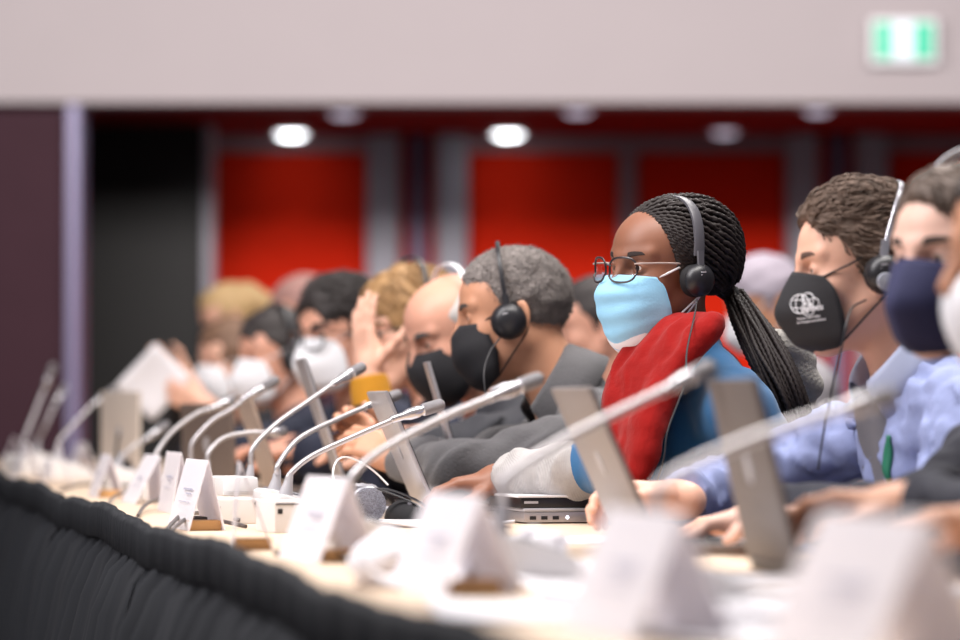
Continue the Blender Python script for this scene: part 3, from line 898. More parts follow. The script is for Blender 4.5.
# ------------------------------------------------------------------ who sits where
S_brown = mat('skin_brown', rgb(136, 89, 67), .5, noise=(40, .06), sss=.08)
S_fair = mat('skin_fair', rgb(226, 176, 152), .5, noise=(40, .05), sss=.08)
S_pale = mat('skin_pale', rgb(232, 190, 172), .5, noise=(40, .05), sss=.08)
S_tan = mat('skin_tan', rgb(196, 142, 112), .5, noise=(40, .06), sss=.08)
S_ruddy = mat('skin_ruddy', rgb(216, 160, 136), .5, noise=(40, .06), sss=.08)
M_black = mat('black_plastic', rgb(32, 31, 35), .38)
M_cush = mat('black_foam', rgb(24, 23, 26), .9)
M_dkgrey = mat('dark_grey_plastic', rgb(84, 82, 88), .42)
M_silver = mat('silver_metal', rgb(190, 190, 198), .28, metal=.8)
M_badge = mat('silver_badge', rgb(196, 200, 212), .3, metal=.5)
M_white_strap = mat('white_elastic', rgb(236, 234, 236), .7)
M_black_strap = mat('black_elastic', rgb(26, 25, 28), .7)
M_mblue = mat('blue_mask_paper', rgb(150, 206, 238), .8, bump=(300, .1))
M_mwhite = mat('white_mask_paper', rgb(236, 236, 240), .8, bump=(300, .1))
M_mblack = mat('black_mask_cloth', rgb(33, 32, 36), .8, bump=(500, .15))
M_mnavy = mat('navy_mask_cloth', rgb(38, 40, 78), .8, bump=(500, .15))
M_mwhite2 = M_mwhite
M_lens = mat('spectacle_lens', (1, 1, 1, 1), .02, trans=1.0, alpha=.22)
M_navyc = mat('navy_trousers', rgb(36, 38, 50), .85)
M_shoe = mat('black_shoe', rgb(26, 25, 26), .45)
def hand(px, py, Y, d, palm=(0, 0, -1), curl=.5, **k): return dict(at=pix(px, py, Y), dir=V3(*d), palm=V3(*palm), curl=curl, **k)

# ---- woman with braids
M_teal = mat('teal_rib_knit', rgb(12, 88, 136), .9, sheen=.3, weave=(170, .14, 'Y'), noise=(30, .08))
A = person('woman with long braids, teal knit jumper, red scarf, glasses and a pale blue mask', pix(667, 274, 6.1), 214, 2, -2, 197, S_brown, ('jumper', M_teal), s=.97, res=.75, bust=.018, wr=(.0030, 55),
           left=hand(690, 512, 5.92, (-.9, .25, 0), curl=.7), right=hand(503, 479, 6.24, (-.97, -.10, -.12), curl=[.45, .5, .55, .6], thumb=.45, zmin=.82), g=dict(jaw=.95, nose=.95), neck=.047, shoulders=.165, iris=(44, 28, 20))
trousers(A, M_navyc, M_shoe)
M_brow = mat('dark_brow', rgb(40, 27, 24), .8)
face_hair(A, M_brow, thick=.0030)
M_braid = mat('dark_braids', rgb(36, 28, 27), .6, spec=.3, noise=(60, .3))
def braids(P):
    hl, g = P['hl'], np.random.default_rng(5)
    hair(P, mat('dark_scalp', rgb(36, 27, 26), .8), [('+', ell((-.008, 0, .037), (.0985, .0785, .0865)), .01), ('c', (.027, 0, 0), (1, 0, -.33)), ('-', ell((.035, .09, -.03), (.05, .05, .034)), .008), ('-', ell((.035, -.09, -.03), (.05, .05, .034)), .008), ('c', (-.06, 0, -.045), (.35, 0, -1))], strands=None, step=.004, name='hair_base')
    C = V3(-.010, 0, .036); R = V3(.100, .079, .087)
    G = V3(-.108, .004, -.030)
    b = MB(); ends = []
    def proj(d, off): d = d / R; d = d / np.linalg.norm(d); return C + d * (R + off)
    def braid(pts, r0):
        n = len(pts); V = []; seg = 7; s_ = 0
        tang = [norm(pts[min(i + 1, n - 1)] - pts[max(i - 1, 0)]) for i in range(n)]
        nr = norm(np.cross(tang[0], V3(.3, .5, .8))); ph = g.uniform(0, 6)
        for i in range(n):
            nr = norm(nr - tang[i] * nr.dot(tang[i])); bi = np.cross(tang[i], nr)
            s_ += np.linalg.norm(pts[i] - pts[i - 1]) if i else 0
            rr = r0 * (1 - .35 * max(0, (i / n - .85) / .15))
            for k in range(seg):
                a = 2 * math.pi * k / seg
                r = rr * (.86 + .30 * math.cos(2 * a + s_ * 520 + ph))
                V.append(pts[i] + r * (math.cos(a) * nr + math.sin(a) * bi))
        F = [(i * seg + k, i * seg + (k + 1) % seg, (i + 1) * seg + (k + 1) % seg, (i + 1) * seg + k) for i in range(n - 1) for k in range(seg)]
        F.append(tuple(range(seg))[::-1]); F.append(tuple((n - 1) * seg + k for k in range(seg)))
        b.add([hl(p) for p in V], F)
    line = spline([(.022, .077, -.016), (.032, .076, .014), (.042, .070, .045), (.053, .058, .075), (.061, .034, .098), (.064, 0, .106), (.061, -.034, .098), (.053, -.058, .075), (.042, -.070, .045), (.032, -.076, .014), (.022, -.077, -.016)], 52)
    starts = [(p, 0) for p in line]
    for rowi, (sh, off) in enumerate(((.035, .004), (.085, .008), (.125, .010))):
        for p in line[rowi % 2::2]:
            q = V3(p[0] - sh, p[1] * (1 + .1 * rowi), p[2] + .02); starts.append((q, off))
    W0 = P['hl'](G)
    pony = [pix(735, 298, 6.17), pix(745, 316, 6.13), pix(766, 352, 6.07), pix(786, 392, 6.04), pix(797, 425, 6.04), pix(801, 452, 6.06)]
    inv = lambda w: P['RW'].T @ (np.asarray(w) - P['HW']) / P['s']
    pl = [inv(w) for w in pony]
    Gc = pl[0]
    for p, off in starts:
        d0 = norm((p - C)); d1 = norm((Gc - C))
        om = math.acos(np.clip(d0.dot(d1), -1, 1)); pts = []
        n1 = max(12, int(om * .1 / .0032))
        for t in np.linspace(0, 1, n1):
            d = (math.sin((1 - t) * om) * d0 + math.sin(t * om) * d1) / max(1e-6, math.sin(om))
            o_ = off + .004 + .008 * math.sin(math.pi * min(1, t * 1.6)) * (1 if t < .31 else .8) + g.normal() * .0003
            o_ += .022 * max(0, -d[0] - .2) * min(1, (1 - t) * 4 + .3)
            pts.append(proj(d, o_ if t > .02 else o_ - .004))
        a, r = g.uniform(0, 6.28), math.sqrt(g.uniform(0, 1))
        L = g.uniform(.68, 1.0); ofs = []
        for i, q in enumerate(pl):
            w = [.015, .024, .032, .034, .026, .015][i]
            tg_ = norm(pl[min(i + 1, 5)] - pl[max(i - 1, 0)]); e1 = norm(np.cross(tg_, V3(0, 1, 0))); e2 = np.cross(tg_, e1)
            ofs.append(q + (math.cos(a) * e1 + math.sin(a) * e2) * r * w + g.normal(size=3) * .002)
        tail = spline(ofs, 5 * 22); tail = tail[:int(len(tail) * L)]
        # blend the two
        k = pts[:-3] + [tail[0]]
        full = spline(k[::3] + [tail[0]], n1)[:-1] + tail
        braid(full, .0046)
    o = b.build('braids', M_braid, P['root'], sharp=None)
    tie = MB().tube(spline([hl(Gc + V3(.016 * math.cos(t) * .6, .016 * math.cos(t), .016 * math.sin(t))) for t in np.linspace(0, 6.283, 14)], 40), .0055, 8)
    tie.build('hair_tie', mat('black_elastic_band', rgb(20, 18, 20), .8), P['root'])
braids(A)
# two masks: a white one below, the pale blue pleated one over it
mask(A, M_mwhite, M_white_strap, [(.104, -.010), (.118, -.034), (.122, -.06), (.118, -.094), (.104, -.128), (.074, -.148)], [(.066, .058, -.006), (.055, .064, -.025), (.049, .068, -.05), (.045, .069, -.075), (.043, .066, -.098), (.05, .05, -.122)], 'white mask worn under the pale blue one', power=.8)
pl_ = lambda u, v: .0016 * math.sin(v * 26 + 1.2 * u) * (1 - u * u) * (1 if .15 < v < .85 else .3) + .0012 * math.sin(5 * u + 9 * v)
m2 = mask(A, M_mblue, M_white_strap, [(.110, -.001), (.1345, -.022), (.136, -.05), (.128, -.082), (.114, -.110), (.101, -.130)], [(.068, .062, -.006), (.056, .068, -.024), (.051, .071, -.042), (.048, .072, -.060), (.047, .071, -.076), (.053, .064, -.092)], 'pale blue pleated paper mask over a white one', power=.8, ripple=pl_, nu=41, nv=40)
glasses(A, mat('tortoise_frame', rgb(44, 34, 36), .3), M_lens, w=.0280, h=.0215, rim=.0019, temple=mat('clear_temple', rgb(178, 160, 152), .3), shape=2.6, drop=-.003, fwd=.128)
headset(A, 'dark grey headset on the woman with long braids', M_dkgrey, M_black, M_cush, top=.134, band_w=.021, cup=.029, back=-.016, side_y=.090, cup_c=(.004, -.010), bt=.0035,
        cable=[pix(697, 300, 5.98), pix(694, 318, 5.93), pix(687, 350, 5.88), pix(684, 385, 5.84), pix(668, 430, 5.80), pix(664, 458, 5.80), pix(655, 486, 5.82), pix(640, 520, 5.75)])
M_scarf = mat('red_scarf', rgb(140, 17, 14), .95, sheen=.08, spec=.2, noise=(16, .2), bump=(60, .25))
def cam_hit(P, px, py, Ydef, lift):
    """point just in front of the garment where the line of sight through a pixel meets it (in the person's frame)"""
    o, d = P['lo'](V3(0, 0, CAM_Z)), P['B'].T @ norm(pix(px, py, 6.0) - V3(0, 0, CAM_Z))
    h = P['top_bvh'].ray_cast(Vector(o), Vector(d))
    q = np.array(h[0]) if h[0] is not None else P['lo'](pix(px, py, Ydef))
    return q - d * lift
def scarf(P):
    NB, RT, lo = P['NB'], P['RT'], P['lo']
    F = Field(*[np.arange(a, b, .0048) for a, b in ((-.16, .52), (-.3, .26), (.66, 1.2))])
    for h, r, w, ph in ((.026, .064, .020, 0), (.006, .078, .024, .4), (-.016, .094, .026, .9), (-.036, .106, .024, 1.5)):
        f = lambda t: NB + RT @ V3(.010 + r * math.cos(t) * (1.1 if math.cos(t) > 0 else .8), r * math.sin(t) * 1.02, h - .034 * max(0, math.cos(t)) - .008 * math.sin(t + ph))
        for k in range(16): F.add(cap(f(2 * math.pi * k / 16), f(2 * math.pi * (k + 1) / 16), w * .8, w * .8), .008)
    Lf = spline([(668, 330), (640, 350), (618, 385), (612, 430), (616, 474)], 13)
    Rt = spline([(714, 322), (696, 346), (672, 386), (652, 428), (640, 472)], 13)
    ns = 13
    for k in range(ns):
        u = k / (ns - 1); pts = []
        for i, (a, b) in enumerate(zip(Lf, Rt)):
            uu = u + .035 * math.sin(i * .7 + k * 1.7)
            p = np.asarray(a) * (1 - uu) + np.asarray(b) * uu
            t = i / 12; Y = 6.075 - .13 * uu - .02 * t
            q = cam_hit(P, p[0], p[1], Y, 0.0); w_ = P['rootw'] + P['B'] @ q
            Y = min(Y, w_[1] - .006) - .016 * math.sin(k * 2.4 + i * .35) ** 2
            pts.append(lo(pix(p[0], p[1], Y)))
        w = .0135 + .004 * math.sin(k * 1.9)
        for a, b in zip(pts[:-1], pts[1:]): F.add(cap(a, b, w, w), .022)
    F.wrinkle(.0028, 46, 11, (1.0, 1.0, .4), n=6); F.wrinkle(.0013, 110, 12, (1.0, 1.0, .5), n=6)
    v, f = F.mesh(); mesh_obj('scarf', v, f, M_scarf, P['root'])
scarf(A)
# grey hood lying behind her shoulders and the knitted grey cuff of her far arm
M_hood = mat('grey_fleece', rgb(172, 168, 162), .95, sheen=.2, noise=(60, .15), bump=(160, .4))
F = Field(*[np.arange(a, b, .006) for a, b in ((-.42, .1), (-.34, .2), (.66, 1.16))])
lo = A['lo']
for pts, w in (([(758, 338, 6.22), (784, 346, 6.20), (806, 360, 6.22)], .022), ([(764, 352, 6.24), (790, 364, 6.22), (806, 384, 6.24)], .028), ([(770, 350, 6.26), (786, 390, 6.26), (800, 440, 6.28)], .034)):
    q = spline([lo(pix(*p)) for p in pts], 9)
    for a, b in zip(q[:-1], q[1:]): F.add(cap(a, b, w, w), .012)
F.wrinkle(.0035, 40, 31, (1, 1, .6)); v, f = F.mesh(); mesh_obj('hood', v, f, M_hood, A['root'])['label'] = 'grey hood hanging behind the shoulders'
aw = A['arms'][1]; u_ = norm(aw[2] - aw[1])
F = Field(*[np.arange(min(aw[1][i], aw[2][i]) - .11, max(aw[1][i], aw[2][i]) + .11, .004) for i in range(3)])
F.add(cap(aw[2] - u_ * .185, aw[2] - u_ * .0, .053, .042), .01); F.wrinkle(.004, 60, 33, (1, 1, 1)); F.cut(aw[2] - u_ * .012, u_)
v, f = F.mesh(); mesh_obj('knitted_cuff', v, f, mat('pale_grey_knit', rgb(168, 164, 162), .95, weave=(120, .25, 'X'), noise=(80, .2)), A['root'])['label'] = 'pale grey knitted cuff'

# ---- man in blue shirt
M_shirt = mat('blue_check_shirt', rgb(140, 150, 190), .85, noise=(90, .10), weave=(110, .15, 'Z'))
M_shirt_in = mat('pale_collar', rgb(170, 178, 204), .85, noise=(60, .05))
Bm = person('man in a pale blue shirt with brown hair and a black mask with white emblem', pix(866, 273, 5.5), 184, 6, 0, 192, S_fair, ('shirt', M_shirt), res=.8, wr=(.0060, 58), sleeve=1.12,
            left=hand(760, 520, 5.25, (-.95, .2, -.1), curl=.6), right=hand(676, 500, 5.52, (-.98, .05, .08), curl=[.75, .85, .9, .9], thumb=.35, palm=(.1, -.5, -.8)), g=dict(jaw=1.03, lid=.0030), iris=(70, 80, 84), cuff=.03, nback=.02)
trousers(Bm, M_navyc, M_shoe)
M_brownhair = mat('brown_hair', rgb(100, 80, 67), .65, noise=(70, .4), bump=(160, .6, (.25, 1, 1)))
hb = hair(Bm, M_brownhair, short_hair(t=.008, top=.022, front=.004, nape=-.058, hl=.100), strands=(.0032, 95, (.35, 1, .7)), step=.0026, seed=4)
locks(Bm, hb, M_brownhair, 1500, .045, .0016, swept(-.75, (-.75, 0, -.45)), lift=.006)
face_hair(Bm, mat('brown_brow', rgb(84, 62, 52), .8), thick=.0030)
mask(Bm, M_mblack, M_black_strap, KN_C, KN_S, 'black mask with a white globe emblem', wedge=.72, power=.8, nu=33, nv=30)
headset(Bm, 'silver and black headset on the man in the pale blue shirt', M_silver, M_black, M_cush, top=.134, band_w=.008, cup=.030, back=-.052, badge=(M_badge, .48, .004, -.012), silver=M_silver, side_y=.090, cup_c=(-.012, -.006),
        cable=[pix(866, 300, 5.40), pix(852, 308, 5.36), pix(846, 325, 5.33), pix(842, 345, 5.32), pix(832, 390, 5.32), pix(824, 430, 5.33), pix(818, 470, 5.33)])
collar(Bm, M_shirt_in, 'shirt_collar', r=.068, h=.044, gap=.60, fold=.052, flare=.020, tilt=.30, lift=.024)

M_rib = mat('grey_rib_cotton', rgb(122, 120, 126), .9, weave=(150, .5, 'Z'))
F = Field(*[np.arange(a, b, .007) for a, b in ((-.1, .5), (-.16, .16), (.5, 1.2))])
tq = lambda x, y, z: Bm['PV'] + Bm['RT'] @ V3(x, y, z)
Lb = Bm['Lt']
for q in (-.03, .0, .03): F.add(cap(tq(.062, q, Lb - .02), tq(.098, q, Lb - .16), .032, .036), .02); F.add(cap(tq(.098, q, Lb - .16), tq(.106, q, .16), .036, .04), .02)
F.sub(cap(Bm['NB'], Bm['T'], .060, .056), .01)
v, f = F.mesh(); mesh_obj('undershirt', v, f, M_rib, Bm['root'])['label'] = 'grey ribbed undershirt'; Bm['under_bvh'] = BVHTree.FromPolygons(v.tolist(), f.tolist())
M_lany = mat('green_lanyard', rgb(26, 112, 84), .6)
ribbon_on(Bm, [(.075, Lb - .05), (.072, Lb - .12), (.062, Lb - .24), (.045, .13)], .018, M_lany)
def emblem(P):
    """white globe emblem and lettering laid on the mask's near side"""
    V, F = P['mask_geo']; bv = BVHTree.FromPolygons([tuple(p) for p in V], F)
    o_ = P['lo'](V3(0, 0, CAM_Z)); Bt = P['B'].T
    def drop(px, py, lift):
        d = Bt @ norm(pix(px, py, 6.0) - V3(0, 0, CAM_Z)); h = bv.ray_cast(Vector(o_), Vector(d))
        return np.array(h[0]) - d * lift if h[0] is not None else None
    b = MB()
    def ring(cx, cy, r, a0=0, a1=2 * math.pi, sx=1.0):
        p = [drop(cx + sx * r * math.cos(t), cy + r * math.sin(t), .0022) for t in np.linspace(a0, a1, 26)]
        b.tube([q for q in p if q is not None], .0008, 6)
    ring(800, 304, 9.5); ring(800, 304, 9.5, sx=.45); ring(808, 299, 6); ring(808, 309, 6.5); ring(814, 303, 5)
    for y, w in ((300, 8.5), (308, 8.5)): 
        p = [drop(x, y, .0022) for x in np.linspace(800 - w, 800 + w, 8)]; b.tube([q for q in p if q is not None], .0007, 6)
    b.build('globe_emblem', M_mwhite, P['mask'])
    def text(body, x, y, size, ang=-.14):
        cu = bpy.data.curves.new('t', 'FONT'); cu.body = body; cu.size = size; cu.offset = .012 * size
        to = bpy.data.objects.new('t', cu); COL.objects.link(to); dg = bpy.context.evaluated_depsgraph_get()
        me = bpy.data.meshes.new_from_object(to.evaluated_get(dg)); bpy.data.objects.remove(to)
        vv = []
        for w in me.vertices:
            a, c = w.co.x, w.co.y
            p = drop(x + a * math.cos(ang) + c * math.sin(ang), y + a * math.sin(ang) - c * math.cos(ang), .0026); vv.append(p if p is not None else np.zeros(3))
        ff = [tuple(q.vertices) for q in me.polygons]; bpy.data.meshes.remove(me)
        n = mesh_obj('lettering', vv, ff, M_mwhite, P['mask'], smooth=False); n.modifiers.new('s', 'SOLIDIFY').thickness = .0006
    text('ipbes', 804, 312, 9.5)
    text('Science and Policy', 797, 320, 3.2); text('for People and Nature', 797, 324, 3.2)
emblem(Bm)

# ---- man in the dark grey jacket
M_jacket = mat('grey_jacket', rgb(80, 78, 80), .85, sheen=.2, noise=(50, .12), bump=(220, .25))
Em = person('man with cropped grey hair in a dark grey jacket and black mask, profile to us', pix(516, 318, 6.75), 178, 9, 0, 188, S_tan, ('jacket', M_jacket), res=.85, wr=(.0060, 52), sleeve=1.12, fat=.02,
            left=hand(402, 458, 6.80, (-.9, .25, .35), curl=.75, palm=(.2, .6, -.6)), right=hand(394, 450, 7.0, (-.9, -.1, .5), curl=.8, palm=(0, -.9, -.2)), g=dict(jaw=1.05), neck=.058, nback=.045)
trousers(Em, M_navyc, M_shoe)
M_greyhair = mat('grey_hair', rgb(132, 124, 120), .85, noise=(70, .5), bump=(240, .7))
he = hair(Em, M_greyhair, short_hair(t=.005, top=.004, front=-.006, nape=-.070, hl=.088), strands=(.0016, 150, (.5, 1, 1)), step=.0030)
bristles(Em, he, M_greyhair, 9000, .0065, .0010)
face_hair(Em, mat('grey_brow', rgb(70, 60, 56), .8))
mask(Em, M_mblack, M_black_strap, [(x - .002, z) for x, z in SU_C], SU_S, None, power=.85, ripple=lambda u, v: .002 * math.sin(v * 14 + 3 * u))
headset(Em, 'thin black headset on the man in the dark grey jacket', M_black, M_black, M_cush, top=.146, band_w=.008, cup=.033, back=.0, side_y=.090, cup_c=(.012, -.006),
        cable=[pix(500, 338, 6.62), pix(490, 352, 6.56), pix(484, 372, 6.52), pix(486, 400, 6.50)])
collar(Em, M_jacket, 'jacket_collar', r=.072, h=.050, gap=.85, fold=.075, flare=.026, tilt=.30, thick=.006, lift=.022)

# ---- bald man with bowed head
M_darkc = mat('charcoal_suit', rgb(40, 40, 46), .85, noise=(40, .1))
Fm = person('bald man with bowed head, grey fringe of hair and black mask', pix(458, 334, 7.35), 206, 24, 0, 192, S_ruddy, ('suit_jacket', M_darkc), res=1.1, wr=(.005, 52), sleeve=1.15, left=hand(434, 446, 7.34, (-.9, .3, .1)), right=hand(426, 441, 7.46, (-.9, 0, .3)), g=dict(jaw=1.08))
trousers(Fm, M_navyc, M_shoe)
M_fringe = mat('silver_fringe', rgb(190, 184, 180), .75, noise=(50, .2))
hair(Fm, M_fringe, [('+', ell((-.012, 0, .035), (.102, .083, .090)), .01), ('-', ell((.035, 0, .13), (.125, .075, .085)), .02), ('-', ell((.10, 0, -.012), (.085, .076, .10)), .012), ('-', ell((.0, .10, -.022), (.025, .035, .036)), .01), ('-', ell((.0, -.10, -.022), (.025, .035, .036)), .01), ('c', (-.06, 0, -.06), (.35, 0, -1))], step=.004)
face_hair(Fm, mat('dark_grey_brow', rgb(70, 62, 60), .8), thick=.004)
mask(Fm, M_mblack, M_black_strap, SU_C, SU_S, None, power=.85)
headset(Fm, 'white headset on the bald man with bowed head', mat('white_plastic', rgb(225, 226, 230), .4), M_black, M_cush, top=.140, band_w=.012, cup=.034, back=-.03)
collar(Fm, mat('white_shirt_cloth', rgb(214, 214, 220), .85), 'shirt_collar', r=.062, h=.036, gap=.5, fold=.034, tilt=.25)

# ---- blonde woman shading her face with her hand
M_navy = mat('navy_suit', rgb(33, 37, 54), .85, noise=(40, .1))
Gm = person('blonde woman resting her forehead on her hand, mustard cuff on a navy sleeve', pix(412, 330, 7.9), 204, 14, 0, 192, S_fair, ('jacket', M_navy), res=1.1, wr=(.004, 52), bust=.012, shoulders=.165, sleeve=1.05,
            left=hand(368, 372, 7.62, (-.10, .18, .97), palm=(.75, .6, .1), curl=.14, thumb=.9, spread=.16, hs=1.02, pole=(.2, .3, -1), free=1), right=hand(388, 452, 7.9, (-.9, .1, .1)), g=dict(jaw=.95), cuff=.03)
trousers(Gm, M_navyc, M_shoe)
M_blond = mat('blonde_hair', rgb(170, 132, 88), .6, noise=(60, .4), bump=(140, .6, (1, 1, .3)))
def long_hair(t=.016, length=-.19, hl=.07, front=.0):
    o = short_hair(t=t, top=.016, front=front, nape=-.30, hl=hl)[:3]
    for q in (1, -1):
        o += [('+', cap((-.035, q * .070, .03), (-.030, q * .078, length), .040, .034), .04), ('+', cap((-.070, q * .035, .03), (-.075, q * .040, length), .045, .036), .04)]
    o += [('-', ell((.105, 0, -.065), (.095, .072, .14)), .02), ('-', cap((-.01, 0, -.06), (-.04, 0, -.3), .05, .07), .01)]
    return o
hg = hair(Gm, M_blond, long_hair(), strands=(.003, 90, (1, 1, .25)), step=.0036, box=((-.18, -.15, -.26), (.15, .15, .19)))
locks(Gm, hg, M_blond, 1300, .08, .0020, hanging, lift=.006)
face_hair(Gm, mat('blond_brow', rgb(130, 98, 70), .8))
glasses(Gm, mat('black_frame', rgb(30, 28, 32), .3), M_lens, rim=.002)
headset(Gm, 'black headset over the blonde hair of the woman with her hand on her forehead', M_black, M_black, M_cush, top=.156, band_w=.012, cup=.037, back=-.03, side_y=.097)
cw = Gm['arms'][0][2]; ce = Gm['arms'][0][1]; cd = norm(cw - ce)
MB().lathe([(.044, -.055), (.043, -.02), (.041, .0), (.037, .004), (.034, -.01)], cw - cd * .015, cd, 24).build('cuff', mat('mustard_knit', rgb(204, 142, 34), .9, weave=(90, .5, 'X')), Gm['root'])['label'] = 'mustard yellow cuff'

# ---- dark-haired man with glasses and a white mask
Hm = person('dark-haired man with black glasses and a white pointed mask, navy jacket', pix(343, 338, 8.62), 222, 6, 0, 200, S_ruddy, ('jacket', M_navy), res=1.2, wr=(.005, 52), sleeve=1.15, left=hand(322, 452, 8.35, (-.9, .2, 0)), right=hand(296, 448, 8.6, (-.9, 0, 0)), g=dict(jaw=1.06), s=1.08)
trousers(Hm, M_navyc, M_shoe)
M_darkhair = mat('dark_hair', rgb(46, 39, 38), .6, noise=(45, .3), bump=(160, .5, (.25, 1, 1)))
hh = hair(Hm, M_darkhair, short_hair(t=.014, top=.022, front=.006, nape=-.060, hl=.074), strands=(.003, 90, (.35, 1, .7)), step=.0036)
locks(Hm, hh, M_darkhair, 900, .05, .0020, swept(-.7, (-.7, 0, -.5)), lift=.006)
face_hair(Hm, M_brow, thick=.004)
mask(Hm, M_mwhite, M_white_strap, KN_C, KN_S, None, wedge=.6)
glasses(Hm, mat('black_frame'  , rgb(30, 28, 32), .3), M_lens, rim=.0026, shape=3.5)
collar(Hm, mat('pale_shirt_cloth', rgb(196, 206, 226), .85), 'shirt_collar', r=.064, h=.036, gap=.5, fold=.036, tilt=.25)

ribbon_on(Hm, [(.075, Hm['Lt'] - .03), (.07, Hm['Lt'] - .14), (.02, .16)], .022, M_lany)
# ---- the far end of the table
Im = person('woman with dark tied hair and a white mask beyond the tan laptop lid', pix(278, 359, 9.6), 208, 6, 0, 196, S_ruddy, ('jacket', M_navy), res=1.5, wr=(.004, 52), bust=.012, shoulders=.165, left=hand(275, 448, 9.3, (-.9, 0, 0)), right=hand(255, 442, 9.6, (-.9, 0, 0)), fine_hands=False)
trousers(Im, M_navyc, M_shoe)
hair(Im, M_darkhair, short_hair(t=.012, top=.012, nape=-.07, hl=.072) + [('+', ell((-.125, 0, .02), (.035, .035, .035)), .02)], step=.0045)
mask(Im, M_mwhite, M_white_strap, KN_C, KN_S, None, wedge=.5)
headset(Im, 'black headset on the dark-haired woman in the white mask beyond the tan laptop', M_black, M_black, M_cush, top=.150, cup=.034)
M_auburn = mat('auburn_hair', rgb(116, 86, 66), .6, noise=(40, .3))
Jm = person('woman with light brown hair and a white mask holding up a sheet of paper', pix(234, 364, 10.8), 208, 8, 0, 196, S_fair, ('cardigan', mat('black_knit', rgb(30, 30, 36), .9)), res=1.5, wr=(.004, 52), bust=.012, shoulders=.165,
            left=hand(203, 404, 10.45, (-.7, .1, .25), palm=(0, .9, .2), curl=.6), right=hand(188, 386, 10.6, (-.75, .1, .6), palm=(0, -.9, .2), curl=.7, hs=1.1), fine_hands=False)
trousers(Jm, M_navyc, M_shoe)
hair(Jm, M_auburn, long_hair(t=.012, length=-.13), step=.0045, box=((-.18, -.15, -.26), (.15, .15, .19)))
mask(Jm, M_mwhite, M_white_strap, KN_C, KN_S, None, wedge=.2)
M_flax = mat('flaxen_hair', rgb(200, 166, 118), .6, noise=(40, .22), bump=(140, .5, (1, 1, .3)))
Km = person('blonde person with a long ponytail and black mask, standing behind the table end', pix(230, 318, 12.4), 190, 20, 0, 192, S_fair, ('sweater', mat('grey_brown_knit', rgb(92, 78, 70), .9)), res=1.6, wr=(.004, 52), stand=True, waist_z=.85, fine_hands=False, bust=.01, s=.9)
trousers(Km, M_navyc, M_shoe, stand=True)
hair(Km, M_flax, short_hair(t=.008, top=.010, nape=-.07, hl=.080) + [('+', cap((-.10, .0, .06), (-.16, .03, -.02), .045, .040), .03), ('+', cap((-.16, .03, -.02), (-.215, .05, -.17), .038, .022), .02)], strands=(.003, 90, (1, 1, .25)), step=.005, box=((-.3, -.15, -.26), (.15, .15, .19)))
mask(Km, M_mblack, M_black_strap, KN_C, KN_S, None)

# ---- nearest people at the edge of the picture
M_blackj = mat('black_jacket', rgb(34, 35, 46), .85, noise=(40, .1))
Cm = person('woman in a navy mask and black jacket with a green lanyard', pix(965, 266, 4.8), 220, 3, 0, 196, S_pale, ('jacket', M_blackj), res=1.0, lean=.36, nback=.07, wr=(.005, 52), bust=.012, shoulders=.165,
            left=hand(846, 516, 4.74, (-.95, .1, .0), curl=.4), right=hand(772, 512, 5.0, (-.9, .1, -.2), curl=.7), g=dict(jaw=.95))
trousers(Cm, M_navyc, M_shoe)
M_dkbrown = mat('dark_brown_hair', rgb(98, 82, 72), .6, noise=(45, .3), bump=(160, .5, (1, 1, .3)))
hc_ = hair(Cm, M_dkbrown, long_hair(t=.006, length=-.08, hl=.100), strands=(.003, 90, (1, 1, .25)), step=.0036, box=((-.18, -.15, -.26), (.15, .15, .19)))
locks(Cm, hc_, M_dkbrown, 1000, .08, .0020, hanging, lift=.005)
face_hair(Cm, M_brow)
mask(Cm, M_mnavy, M_black_strap, KN_C, KN_S, None, wedge=.55)
headset(Cm, 'white banded headset on the woman in the navy mask', mat('white_plastic', rgb(225, 226, 230), .4), M_black, M_cush, top=.158, band_w=.02, cup=.034, side_y=.096, back=-.035)
ribbon_on(Cm, [(.075, Cm['Lt'] - .03), (.07, Cm['Lt'] - .14), (.02, .14)], .024, M_lany)
Dm = person('person with tanned skin and a white mask cut off by the picture edge', pix(1042, 262, 4.15), 192, 4, 0, 194, S_tan, ('jacket', M_blackj), res=1.2, wr=(.005, 52), left=hand(1010, 520, 3.95, (-.95, .0, .0), curl=.4), right=hand(905, 508, 4.27, (-.95, .12, .05), curl=[.5, .6, .7, .7], palm=(0, -.2, -1)))
trousers(Dm, M_navyc, M_shoe)
hd_ = hair(Dm, M_darkhair, short_hair(t=.008, top=.008, hl=.085), step=.0045)
face_hair(Dm, M_brow)
mask(Dm, M_mwhite, M_white_strap, [(x - .012, z - .006) for x, z in SU_C], SU_S, None, power=.85)

# ---- second row
Nm = person('blurred grey-haired person seated between the braided woman and the man in blue', pix(765, 305, 10.0), 200, 22, 0, 194, S_tan, ('shirt', mat('pale_grey_shirt', rgb(150, 146, 150), .85)), res=1.6, wr=(.004, 52), fine_hands=False, shoulders=.19)
trousers(Nm, M_navyc, M_shoe)
hair(Nm, mat('lilac_grey_hair', rgb(166, 156, 168), .7, noise=(40, .2)), short_hair(t=.016, top=.012), step=.0045)
mask(Nm, M_mwhite, M_white_strap, KN_C, KN_S, None)
Om = person('person in a mauve top seated in the second row behind the man in grey', pix(598, 330, 9.0), 186, 10, 0, 192, S_ruddy, ('blouse', mat('mauve_cloth', rgb(86, 62, 76), .85)), res=1.6, wr=(.004, 52), fine_hands=False)
trousers(Om, M_navyc, M_shoe)
hair(Om, M_darkhair, short_hair(t=.008, top=.006), step=.0045)
Qm = person('person with pinkish grey hair in the second row beside the man with glasses', pix(306, 318, 11.5), 200, 14, 0, 194, S_ruddy, ('blouse', mat('mauve_cloth', rgb(86, 62, 76), .85)), res=1.7, wr=(.004, 52), fine_hands=False)
trousers(Qm, M_navyc, M_shoe)
